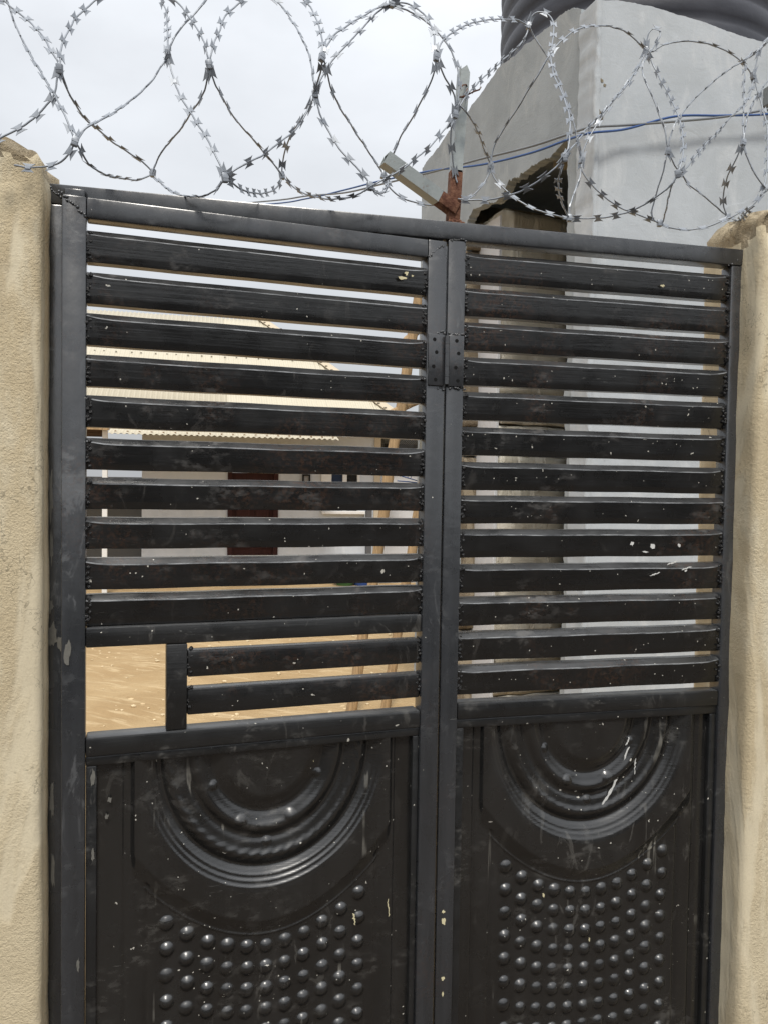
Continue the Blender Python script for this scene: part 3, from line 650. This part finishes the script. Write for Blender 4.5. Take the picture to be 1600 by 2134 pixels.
# ================================================================== wire bracket on the gate
br = thing('wire_bracket', 'galvanised steel V bracket with a rusted foot, welded on the gate above the centre post', 'bracket', (.016, .015, 2.066))
def lb(name, pts_a, pts_b, half, mat):
    pass
def beam(name, p0, p1, w_, d_, mat, bev=.0015, cap_in=False, parent=br):
    p0, p1 = Vector(p0), Vector(p1); z = (p1 - p0).normalized(); y = Vector((0, 1, 0)); y = (y - z * y.dot(z)).normalized(); x = y.cross(z)
    M = Matrix((x, y, z)).transposed().to_4x4(); M.translation = p0; M = Matrix.Translation(-parent.location) @ M
    L = (p1 - p0).length; b = MB()
    if cap_in:   # open tube
        t = .002
        for (a0, a1, b0, b1) in ((-w_ / 2, w_ / 2, -d_ / 2, -d_ / 2 + t), (-w_ / 2, w_ / 2, d_ / 2 - t, d_ / 2), (-w_ / 2, -w_ / 2 + t, -d_ / 2 + t, d_ / 2 - t), (w_ / 2 - t, w_ / 2, -d_ / 2 + t, d_ / 2 - t)):
            b.box(a0, a1, b0, b1, 0, L, 0, 0, M)
    else: b.box(-w_ / 2, w_ / 2, -d_ / 2, d_ / 2, 0, L, bev, 0, M)
    return b.build(name, mat, parent, smooth=35)
beam('upright_foot', (.0125, .012, 2.064), (.0165, .012, 2.155), .020, .02, M_RUST)
# upright angle iron with a pointed top
b = MB()
P0, P1 = Vector((.0165, .012, 2.150)) - br.location, Vector((.028, .012, 2.328)) - br.location
d = P1 - P0
for sx, wid, dep, y0 in ((0, .0175, .003, -.010), (-.0078, .003, .016, -.007)):
    b.prism([(-wid / 2 + sx, 0), (wid / 2 + sx, 0), (d.x + wid * .42 + sx, d.z - .012), (d.x + wid * .1 + sx, d.z), (d.x - wid / 2 + sx, d.z - .008)], Matrix.Translation(P0 + Vector((0, y0, 0))), dep)
b.build('upright', M_ARM, br)
beam('arm', (-.016, .004, 2.104), (-.112, -.012, 2.1515), .021, .024, M_ARM, cap_in=True)
beam('arm_end', (.016, .010, 2.0885), (-.0165, .0038, 2.1045), .0205, .0235, M_RUST)
b = MB()
q = [at(1275 / 3.81 + 620, 770 / 3.81, -.02), at(1310 / 3.81 + 620, 772 / 3.81, -.012), at(1360 / 3.81 + 620, 745 / 3.81, -.008), at(1400 / 3.81 + 620, 725 / 3.81, -.02), at(1440 / 3.81 + 620, 712 / 3.81, -.03), at(1452 / 3.81 + 620, 690 / 3.81, -.03)]
b.tube([p - br.location for p in q], .0013, 6)
q = [at(1285 / 3.81 + 620, 700 / 3.81, -.02), at(1310 / 3.81 + 620, 675 / 3.81, -.01), at(1335 / 3.81 + 620, 672 / 3.81, .0), at(1345 / 3.81 + 620, 700 / 3.81, .004), at(1330 / 3.81 + 620, 760 / 3.81, -.012), at(1290 / 3.81 + 620, 770 / 3.81, -.02)]
b.tube([p - br.location for p in q], .0012, 6)
b.build('tie_wire', M_RUST, br)
lump_row((.004, .002, 2.067), (.028, .002, 2.067), 16, .0035, None, 'weld_bead', M_RUST).parent = gate

# ================================================================== razor wire
coil = thing('razor_wire', 'silver razor wire coil with bow-tie barbs strung above the gate', 'razor wire', (0, 0, 2.2))
def catmull(pts, n=7):
    P = [pts[0] * 2 - pts[1]] + pts + [pts[-1] * 2 - pts[-2]]; out = []
    for i in range(1, len(P) - 2):
        for k in range(n):
            t = k / n; a, b_, c, d_ = P[i - 1], P[i], P[i + 1], P[i + 2]
            out.append(.5 * ((2 * b_) + (c - a) * t + (2 * a - 5 * b_ + 4 * c - d_) * t * t + (3 * b_ - a - 3 * c + d_) * t ** 3))
    out.append(pts[-1]); return out
def barb_mesh():
    b = MB()
    for s in (1, -1):
        tilt = .16
        pr = [(-.0032, .0010), (-.0092, .0068), (-.0058, .0060), (.0058, .0060), (.0092, .0068), (.0032, .0010)]
        M = Matrix(((1, 0, 0, 0), (0, 0, 1, 0), (0, 1, 0, 0), (0, 0, 0, 1)))
        rot = Matrix.Rotation(tilt * 1, 4, 'X') if s > 0 else Matrix.Rotation(math.pi - tilt * .4, 4, 'X')
        bm_pts = [(p[0], p[1]) for p in pr]
        b.prism(bm_pts, rot @ Matrix.Rotation(math.pi / 2, 4, 'X') @ Matrix.Identity(4), .0007)
    b.box(-.0036, .0036, -.0022, .0022, -.0012, .0012)
    return b.mesh('barb', M_GALV)
BARB = barb_mesh()
wire = MB(); spots = []
rb = random.Random(11)
for s in STRANDS:
    pts = [Vector((s[i], s[i + 1], s[i + 2])) / 1000 - coil.location for i in range(0, len(s), 3)]
    c = catmull(pts); 
    c = [p + Vector((fbm(p, 30) * .0012, 0, fbm(p + Vector((5, 5, 5)), 30) * .0012)) for p in c]
    wire.tube(c, .00135, 6)
    acc = rb.uniform(.008, .018); ph = rb.uniform(0, 6.28); tw = rb.uniform(.5, 1.0); run = 0
    for i in range(len(c) - 1):
        L = (c[i + 1] - c[i]).length
        while acc < run + L:
            p = c[i].lerp(c[i + 1], (acc - run) / L); t = (c[i + 1] - c[i]).normalized()
            ax = Vector((0, 1, 0)); n_ = t.cross(ax)
            if n_.length < .2: n_ = t.cross(Vector((1, 0, 0)))
            n_.normalize(); ang = ph + .9 * math.sin(acc * 7 * tw + ph) + rb.uniform(-.2, .2)
            n_ = Matrix.Rotation(ang, 3, t) @ n_; y_ = n_.cross(t)
            M = Matrix((t, n_, t.cross(n_))).transposed().to_4x4(); M.translation = p
            spots.append(((p + coil.location - CAM_POS).length, M)); acc += .0345 * rb.uniform(.88, 1.12)
        run += L
wire.build('wire', M_GALV, coil, smooth=True)
spots.sort(key=lambda q: q[0])
def seen(M):
    p = M.translation + coil.location - CAM_POS; z = p.dot(fwd); return abs(p.dot(right) / z * 1603) < 815 and p.dot(up) / z * 1603 < 1075
vis = [q for q in spots if seen(q[1])]; hid = [q for q in spots if not seen(q[1])]
for d_, M in vis[:290]:
    o = link('barb', BARB, coil); o.matrix_local = M
rest = MB(); bv = [v.co.copy() for v in BARB.vertices]; bf = [tuple(p.vertices) for p in BARB.polygons]
for d_, M in vis[290:] + hid: rest.add([M @ v for v in bv], bf)
if rest.v:
    o = rest.build('barbs', M_GALV, coil); o['kind'] = 'stuff'
b = MB(); b.box(-.0042, .0042, -.0036, .0036, -.0065, .0065, .001); b.box(-.0045, .0045, -.0040, -.0032, -.0015, .0015, 0); CLIP = b.mesh('clip', M_GALV, 35)
for i, c in enumerate(CLIPS):
    link('clip', CLIP, coil, Vector(c) / 1000 - coil.location, (rb.uniform(-.2, .2), rb.uniform(-.3, .3), rb.uniform(-.5, .5)))

# ================================================================== water tower
TC = Vector((1.535, 2.4277, 0)); TH = R(7.5)
tower = thing('water_tower', 'grey rendered tank tower with a broken opening in its near corner side', 'tower', TC, TH)
def jag(pts, step, amp, seed):
    """ragged broken-plaster line through the points"""
    out = []; s = 0
    for (a, c) in zip(pts[:-1], pts[1:]):
        L = math.hypot(c[0] - a[0], c[1] - a[1]); n = max(1, int(L / step)); nx, nz = -(c[1] - a[1]) / L, (c[0] - a[0]) / L
        for k in range(n):
            t = k / n; q = fbm((s + L * t, seed * 3.3, 0), 3.5, 5) * 1.5 + .5 * abs(fbm((s + L * t, seed, 9), 14, 4))
            q = (q + .3 * fbm((s + L * t, seed, 3), 60, 3)) * amp
            out.append((a[0] + (c[0] - a[0]) * t + nx * q, a[1] + (c[1] - a[1]) * t + nz * q))
        s += L
    return out + [pts[-1]]
M_LEFT = Matrix(((0, 1, 0, 0), (1, 0, 0, 0), (0, 0, 1, 0), (0, 0, 0, 1)))     # local outline x runs along the tower's depth, thickness goes inward (+x)
TOPL = 4.20
front = jag([(0, 4.115), (.12, 4.14), (.434, 4.165), (.7, 4.155), (.93, 4.14), (1.13, 4.15), (1.6, 4.13), (2.3, 4.13)], .013, .007, 5)
b = MB(); b.prism([(0, 0)] + [(p[0], p[1]) for p in front] + [(2.3, 0)], Matrix.Identity(4), .15)
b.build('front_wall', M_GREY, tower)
side = [(.1515, 0), (.215, 0)] + jag([(.2, .9), (.205, 1.6), (.225, 2.45), (.232, 3.02), (.245, 3.4), (.262, 3.525)], .02, .018, 1) + jag([(.36, 3.51), (.606, 3.515), (.888, 3.52), (1.0, 3.475), (1.07, 3.465), (1.2, 3.5), (1.379, 3.505), (1.46, 3.46), (1.5, 3.40), (1.52, 3.2), (1.53, 2.0), (1.53, 0)], .009, .03, 2) \
    + [(2.28, 0)] + jag([(2.28, 4.13), (2.05, 4.19), (1.6, 4.205), (1.2, 4.27), (1.01, 4.30), (.64, 4.265), (.3, 4.235), (.1515, 4.16)], .013, .018, 3)
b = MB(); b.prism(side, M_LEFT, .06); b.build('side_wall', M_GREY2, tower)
# ragged arris where the two coats meet
lump = MB(); rnd = random.Random(4)
V = []; n = 160
for i in range(n):
    z = 4.13 * i / (n - 1)
    for k, (ax_, ay_) in enumerate(((.018, -.004), (.006, -.009), (-.007, -.006), (-.010, .006), (-.004, .03), (-.004, .160))):
        V.append((ax_ + .008 * fbm((z * 3, k * .5, 0), 5), ay_ - .003 + .007 * fbm((z * 3, k * .5, 5), 7), z))
lump.add(V, [(i * 6 + k, i * 6 + k + 1, (i + 1) * 6 + k + 1, (i + 1) * 6 + k) for i in range(n - 1) for k in range(5)])
lump.build('corner_render', M_GREY, tower, smooth=True)
for i, (x, z, r) in enumerate([(.02, 3.545, .026), (.035, 3.53, .016), (.03, 3.72, .012), (.05, 3.70, .01)]):
    splash((x, -.0085 if x < .025 else -.002, z), r, M_MORTAR, tower, 200 + i, (1, 1), 'plaster_chip')
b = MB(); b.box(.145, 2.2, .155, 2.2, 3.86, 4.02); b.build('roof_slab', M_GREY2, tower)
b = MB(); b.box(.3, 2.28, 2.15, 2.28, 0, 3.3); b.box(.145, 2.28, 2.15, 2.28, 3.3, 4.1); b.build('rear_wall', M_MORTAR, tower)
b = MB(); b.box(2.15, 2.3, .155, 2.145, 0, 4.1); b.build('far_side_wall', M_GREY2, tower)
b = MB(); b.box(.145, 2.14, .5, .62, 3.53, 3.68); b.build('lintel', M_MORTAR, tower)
# raw block pier seen through the opening
def block_mesh(w_, d_, h_, seed, mat):
    bm = bmesh.new(); bmesh.ops.create_cube(bm, size=1); bmesh.ops.subdivide_edges(bm, edges=bm.edges[:], cuts=4, use_grid_fill=True)
    for v in bm.verts:
        p = Vector((v.co.x * w_, v.co.y * d_, v.co.z * h_)); e = Vector((seed * 3.1, seed * 1.7, 0))
        v.co = p + Vector((fbm(p + e, 9), fbm(p * 1.1 + e + Vector((4, 4, 4)), 9), fbm(p + e + Vector((8, 1, 2)), 9))) * .011
    me = bpy.data.meshes.new('concrete_block'); bm.to_mesh(me); bm.free(); me.polygons.foreach_set('use_smooth', [True] * len(me.polygons)); me.materials.append(mat); return me
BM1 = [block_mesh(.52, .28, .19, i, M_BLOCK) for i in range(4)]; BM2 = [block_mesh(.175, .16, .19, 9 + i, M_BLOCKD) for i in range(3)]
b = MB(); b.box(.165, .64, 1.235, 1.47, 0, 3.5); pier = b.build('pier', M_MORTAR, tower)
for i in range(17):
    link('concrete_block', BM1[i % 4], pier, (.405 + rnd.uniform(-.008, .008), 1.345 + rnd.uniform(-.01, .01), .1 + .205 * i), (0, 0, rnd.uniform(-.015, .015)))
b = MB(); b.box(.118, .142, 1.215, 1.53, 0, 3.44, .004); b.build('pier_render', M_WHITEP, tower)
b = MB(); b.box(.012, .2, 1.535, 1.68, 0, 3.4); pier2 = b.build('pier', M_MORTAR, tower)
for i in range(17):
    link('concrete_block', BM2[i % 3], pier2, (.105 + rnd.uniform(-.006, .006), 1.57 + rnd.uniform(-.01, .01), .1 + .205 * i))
b = MB(); b.box(1.107, 1.147, -.055, .0, 1.81 + 1.975, 1.91 + 1.975, .004)
o = b.build('junction_box', plain('box_grey', (.2, .21, .21), .5), tower)

# water tank standing on the tower
tank = thing('water_tank', 'large black ribbed plastic water tank on top of the grey tower', 'water tank', TC + Matrix.Rotation(TH, 3, 'Z') @ Vector((1.14, 1.16, 4.02)))
b = MB(); V = []; n = 96; prof = [(.0, 0), (.94, 0), (.985, .02)]
z = .04
while z < 1.9:
    for k in range(6):
        a = k / 6; prof.append((1.0 + .022 * (abs(math.sin(math.pi * a)) ** .7) , z + a * .16))
    z += .16
prof += [(.97, z + .05), (.8, z + .16), (.4, z + .3), (.0, z + .34)]
for (r_, z_) in prof:
    for k in range(n): V.append((.925 * r_ * math.cos(2 * math.pi * k / n), .925 * r_ * math.sin(2 * math.pi * k / n), z_))
b.add(V, [(i * n + k, i * n + (k + 1) % n, (i + 1) * n + (k + 1) % n, (i + 1) * n + k) for i in range(len(prof) - 1) for k in range(n)])
b.build('body', M_TANK, tank, smooth=True)
b = MB(); b.tube([(0, 0, z + .3), (0, 0, z + .42)], [.25, .24], 24); b.build('lid', M_TANK, tank, smooth=35)

# ================================================================== cables
CA = [(2.9, 2.55, 3.84), (2.631, 2.522, 3.729), (2.298, 2.478, 3.63), (1.981, 2.436, 3.568), (1.681, 2.397, 3.476), (1.466, 2.368, 3.419), (1.435, 2.55, 3.468), (1.33, 2.806, 3.493), (1.179, 3.17, 3.557), (1.005, 3.594, 3.641), (.793, 4.109, 3.755), (.607, 4.56, 3.837), (.383, 5.103, 3.967), (.065, 5.878, 4.157), (-1.197, 8.944, 5.02), (-4.5, 14.5, 6.6)]
def cable(offs, mat, name, label, r):
    b = MB(); pts = []
    for i, p in enumerate(CA): pts.append(Vector(p) + Vector((0, -.008 * (i % 2) - .012, offs[i])))
    b.tube(catmull(pts, 8), r, 8); o = b.build(name, mat, smooth=True); tag(o, label, 'cable', 'cables slung past the tower')
cable([.012, .014, .010, -.012, .012, .016, .012, .016, .02, .004, -.012, -.012, .01, .014, .015, .02], M_CABLEG, 'cable', 'grey cable running along the tower wall and twisted with the blue one', .0066)
cable([-.012, -.014, .018, .014, -.008, -.012, -.016, -.02, -.015, .012, .012, .01, -.012, -.014, -.015, -.02], M_CABLEB, 'cable', 'blue cable running along the tower wall beside the grey one', .0062)

# ================================================================== house across the yard
HY = 10.8
house = thing('house', 'white bungalow with cream corrugated roof and maroon door, seen between the left slats', 'house', (0, HY, 0))
def hp(name, mat, x0, x1, y0, y1, z0, z1, parent=house, bev=0, smooth=False):
    b = MB(); b.box(x0, x1, y0 - HY, y1 - HY, z0, z1, bev); return b.build(name, mat, parent)
b = MB()
for (x0, x1, z0, z1) in ((-1.35, -.09, 0, 2.75), (.68, 1.36, 0, 2.75), (1.955, 2.2, 0, 2.75), (-.09, .68, 1.9, 2.75), (1.36, 1.955, 0, 1.22), (1.36, 1.955, 2.12, 2.75)):
    b.box(x0, x1, 0, .2, z0, z1)
b.build('wall', M_HOUSE, house)
hp('end_wall', M_LAV, 2.0, 2.2, HY + .2, 15.5, 0, 2.75)
hp('porch_parapet', M_DADO, -4.5, -1.352, HY + .6, HY + .75, 0, at(240, 994, HY + .6).z)
hp('porch_ceiling', M_WOODD, -4.5, -1.352, 9.95, HY + .5, 2.52, 2.55)
hp('porch_fascia', M_WOODD, -4.5, -1.75, 9.93, 9.948, 2.24, 2.58)
hp('corner_trim', M_CAP, 2.2, 2.3, HY - .02, HY + .2, 0, 2.6)
hp('porch_post', M_WHITE, -1.80, -1.735, 9.9, 9.965, 0, 2.5)
hp('drain_pipe', plain('pipe_grey', (.10, .10, .105), .6), 2.07, 2.155, HY - .09, HY - .003, 0, 1.45)
fr = MB(); fr.box(-.09, -.02, -.03, .1, 0, 1.9); fr.box(.61, .68, -.03, .1, 0, 1.9); fr.box(-.02, .61, -.03, .1, 1.8, 1.9); door = fr.build('door', M_MAROON, house)
b = MB(); b.box(-.018, .608, .03, .07, 0, 1.795); b.build('door_slab', M_MAROON, door)
for x0 in (.04, .335):
    for z0 in (.12, .62, 1.12):
        b = MB(); b.box(x0, x0 + .215, .018, .0285, z0, z0 + .42, .008); b.build('door_panel', M_MAROON, door)
for x0 in (.07, .365):
    b = MB(); b.prism([(x0, .72), (x0 + .05, .68), (x0 + .11, .68), (x0 + .16, .72)], Matrix.Translation((0, .014, 0)), .01); b.build('door_inlay', M_WHITE, door)
wf = MB(); wf.box(1.35, 1.51, -.04, .06, 1.225, 2.12); wf.box(1.69, 1.755, -.04, .06, 1.225, 2.12); wf.box(1.925, 1.965, -.04, .06, 1.225, 2.12); wf.box(1.51, 1.69, -.04, .06, 2.06, 2.12); wf.box(1.755, 1.925, -.04, .06, 2.06, 2.12)
win = wf.build('window', M_WHITE, house)
b = MB(); b.box(1.512, 1.688, .0, .02, 1.225, 2.058); b.build('pane', M_GLASSB, win)
b = MB(); b.box(1.757, 1.923, .0, .02, 1.225, 2.058); b.build('pane', M_GLASSD, win)
b = MB(); b.box(1.36, 2.05, -.09, .0, 1.17, 1.222, .008); b.build('sill', M_WHITE, win)
b = MB(); b.box(1.05, 1.075, -.05, -.002, 1.6, 1.79); b.box(1.15, 1.175, -.05, -.002, 1.6, 1.79); b.box(1.075, 1.15, -.05, -.002, 1.765, 1.79); b.box(1.075, 1.15, -.02, -.002, 1.6, 1.765, 0, 1)
b.build('wall_lamp', [M_GLASSD, plain('lamp_glass', (.35, .35, .36), .3)], house)
hp('veranda', M_SAND, -4.5, 2.2, 10.0, HY - .002, -.1, .07)
# corrugated roofs: every sheet a piece
def sheet(name, x0, x1, y0, z0, y1, z1, parent, ridge_shift=0, pitch=.076, cut=None):
    """corrugated sheet rising from (y0,z0) to (y1,z1)"""
    nx = int((x1 - x0) / pitch * 8) + 1; xs = np.linspace(x0, x1, nx); V = []; ok = []
    ts = [0, 1] if cut is None else np.linspace(0, 1, 14)
    nrm = Vector((0, -(z1 - z0), (y1 - y0))).normalized()
    for t in ts:
        for x in xs:
            xx = min(x, cut(t)) if cut else x
            w_ = .009 * math.cos(2 * math.pi * xx / pitch)
            V.append((xx, y0 + (y1 - y0) * t + nrm.y * w_ - HY, z0 + (z1 - z0) * t + nrm.z * w_))
    me = grid_mesh(name, np.array(V), nx, len(ts), M_ROOF); o = link(name, me, parent)
    s = o.modifiers.new('thick', 'SOLIDIFY'); s.thickness = .002; s.offset = 0
    return o
Y0, Z0, Y1, Z1 = 10.05, 2.60, 14.0, 4.81
b = MB(); b.box(-4.6, 2.0, 10.3 - HY, 10.36 - HY, 2.50, 2.60); b.box(-4.6, 1.0, 13.9 - HY, 14.0 - HY, 4.5, 4.66); roof = b.build('roof', M_WOODD, house)
hipx = lambda t: 2.47 + (.58 - 2.47) * t
x = -4.6; k = 0
while x < 2.4:
    sheet('roof_sheet', x, min(x + .76, 2.47), Y0, Z0 + .003 * (k % 2), Y1, Z1 + .003 * (k % 2), roof, cut=hipx if x + .76 > .5 else None); x += .745; k += 1
b = MB(); p0 = Vector((2.50, Y0 - HY, Z0 + .02)); p1 = Vector((.60, Y1 - HY, Z1 + .03)); 
wv = Vector((.19, .02, -.03))
b.add([p0 - wv * .45, p0 + Vector((0, 0, .035)), p0 + wv * .8, p1 - wv * .45, p1 + Vector((0, 0, .035)), p1 + wv * .8, p0 - wv * .45 - Vector((0, 0, .01)), p1 - wv * .45 - Vector((0, 0, .01)), p0 + wv * .8 - Vector((0, 0, .04)), p1 + wv * .8 - Vector((0, 0, .04))], [(0, 1, 4, 3), (1, 2, 5, 4), (0, 3, 7, 6), (2, 8, 9, 5), (6, 7, 9, 8)])
b.build('hip_cap', M_CAP, roof)
b = MB(); b.add([(2.44, Y0 - HY, Z0), (.56, Y1 - HY, Z1), (2.44, 17.9 - HY, Z0), (.56, Y1 - HY - .01, Z1 - .02), (2.4, Y0 - HY, Z0 - .03), (2.4, 17.9 - HY, Z0 - .03)], [(0, 2, 1), (4, 3, 5), (0, 1, 3, 4), (1, 2, 5, 3), (2, 0, 4, 5)]); b.build('hip_end', M_ROOF, roof)
b = MB()
for kk in range(26):
    t = .05 + kk / 27; px_ = p0.lerp(p1, t) - wv * .35; b.box(px_.x - .02, px_.x + .02, px_.y - .02, px_.y + .02, px_.z + .005, px_.z + .02)
for row in (.28, .52, .76):
    yy = Y0 + (Y1 - Y0) * row; zz = Z0 + (Z1 - Z0) * row
    for kk in range(34):
        xx = -4.5 + kk * .19 + random.uniform(-.03, .03)
        if xx < hipx(row) - .1: b.box(xx - .012, xx + .012, yy - HY - .012, yy - HY + .012, zz + .008, zz + .022)
o = b.build('roof_screws', plain('screw_grey', (.22, .2, .16), .6), roof); o['kind'] = 'stuff'
b = MB(); b.box(-1.66, 1.36, 10.0 - HY, 10.05 - HY, 2.30, 2.37); b.box(-1.66, 1.36, 10.55 - HY, 10.6 - HY, 2.42, 2.5); proof = b.build('porch_roof', M_WOODD, house)
x = -1.69; k = 0
while x < 1.3:
    sheet('roof_sheet', x, min(x + .76, 1.42), 9.55, 2.27 + .003 * (k % 2), 10.7, 2.575 + .003 * (k % 2), proof); x += .745; k += 1
b = MB()
for kk in range(20):
    xx = -1.6 + kk * .155; b.box(xx - .012, xx + .012, 9.64 - HY - .012, 9.64 - HY + .012, 2.302, 2.316)
o = b.build('roof_screws', plain('screw_brown', (.3, .2, .12), .6), proof); o['kind'] = 'stuff'
b = MB(); b.box(-2.6, -1.70, 9.8 - HY, 9.86 - HY, 2.33, 2.45); b.box(-2.05, -1.98, 9.86 - HY, 10.75 - HY, 2.38, 2.47); b.build('rafter', M_WOOD, house)

# outhouse and things behind the scaffold, right of the house
out = thing('outhouse', 'small white outhouse with a dark gap under its roof, right of the bungalow', 'outhouse', (3.0, 11.3, 0))
b = MB(); b.box(-.62, .25, 0, .15, 0, 2.02); b.box(.25, 1.6, -.25, .15, 0, 2.02); b.build('wall', M_WHITEP, out)
b = MB(); b.box(-.62, 1.6, 1.6, 1.7, 0, 2.5); b.build('rear_wall', M_DADO, out)
b = MB(); b.box(-.66, 1.7, -.4, 1.8, 2.42, 2.5); b.build('roof', M_GREY2, out)
b = MB(); b.box(-.62, -.5, .15, 1.6, 0, 2.42); b.build('end_wall', M_DADO, out)
far = thing('house', 'distant pale house with a blue roof edge, just above the hip of the cream roof', 'house', (12.0, 31, 0))
b = MB(); b.box(-1.5, 1.2, 0, 3, 0, 4.42); b.build('wall', M_LAV, far)
b = MB(); b.box(-1.6, 1.3, -.3, 3.2, 4.42, 4.62); b.build('roof', M_BLUE, far)

# timber scaffold standing in the yard
sc = thing('timber_scaffold', 'leaning raw timber poles nailed into a rough scaffold in the yard', 'scaffold', (.75, 4.05, 0))
def pole(name, p0, p1, r0, r1, seed):
    b = MB(); p0, p1 = Vector(p0) - sc.location, Vector(p1) - sc.location; n = 14; pts = []; rr = []
    for i in range(n + 1):
        t = i / n; p = p0.lerp(p1, t); pts.append(p + Vector((fbm((t * 2, seed, 0), 2) * .018, fbm((t * 2, seed, 7), 2) * .018, 0))); rr.append((r0 + (r1 - r0) * t) * (1 + .1 * fbm((t * 5, seed, 3), 2)))
    b.tube(pts, rr, 9); b.build(name, M_WOOD, sc, smooth=50)
A = lambda px, py, y=4.05: at(px, py, y)
pole('pole', A(731, 1490), A(874, 612), .040, .038, 1)
pole('pole', A(802, 1486, 4.1), A(892, 930, 4.15), .036, .034, 2)
pole('brace', A(838, 716, 4.0), A(905, 662, 4.4), .026, .026, 3)
pole('brace', A(806, 866, 3.98), A(905, 818, 4.4), .026, .026, 4)

# odds and ends near the house
def ring(cx, cz, r, a0=0, a1=2 * math.pi, n=14): return [(cx + r * math.cos(a0 + (a1 - a0) * k / n), 0, cz + r * math.sin(a0 + (a1 - a0) * k / n)) for k in range(n + 1)]
hk = at(850, 998, 5.5)
ln = thing('wire_hanger', 'thin blue wire hangers hung on a line beside the timber pole', 'hanger', hk)
b = MB(); b.tube([(-.085, 0, .03), (.10, 0, -.02)], .005, 6); b.tube(ring(.012, .02, .016, -1, 4), .003, 6); b.tube(ring(-.065, .03, .014, -1, 4), .003, 6); b.tube([(-.10, 0, -.02), (.0, .02, -.025), (.14, 0, -.04)], .006, 6); b.build('wire', M_CABLEB, ln, smooth=True)
mh = at(858, 926, 6.2)
o = MB()
for k in range(-5, 6):
    o.tube([(-.09 + k * .02 - .05, .004 * (k % 2), -.06), (-.09 + k * .02 + .07, .004 * (k % 2), .06)], .0028, 5); o.tube([(.09 + k * .02 + .03, .006, -.06), (.09 + k * .02 - .09, .006, .06)], .0028, 5)
ob = o.build('wire_mesh', plain('mesh_dark', (.05, .05, .05), .6)); ob.location = mh; tag(ob, 'dark diamond wire mesh hung behind the timber pole near the gate post', 'wire mesh')
def basin(px, py, mat, label):
    p = at(px, py, 10.75); b = MB(); n = 24; V = []; prof = [(.0, 0), (.12, 0), (.17, .11), (.185, .115), (.185, .125), (.165, .125), (.115, .012), (0, .012)]
    for (r_, z_) in prof:
        for k in range(n): V.append((r_ * math.cos(2 * math.pi * k / n), r_ * math.sin(2 * math.pi * k / n), z_))
    b.add(V, [(i * n + k, i * n + (k + 1) % n, (i + 1) * n + (k + 1) % n, (i + 1) * n + k) for i in range(len(prof) - 1) for k in range(n)])
    o = b.build('basin', mat, smooth=35); o.location = (p.x, 10.55, .07); tag(o, label, 'basin', 'plastic basins by the house wall')
basin(749, 1208, M_BLUE, 'blue plastic basin on the ground by the house wall')
basin(714, 1208, M_GREEN, 'green plastic basin on the ground by the house wall')
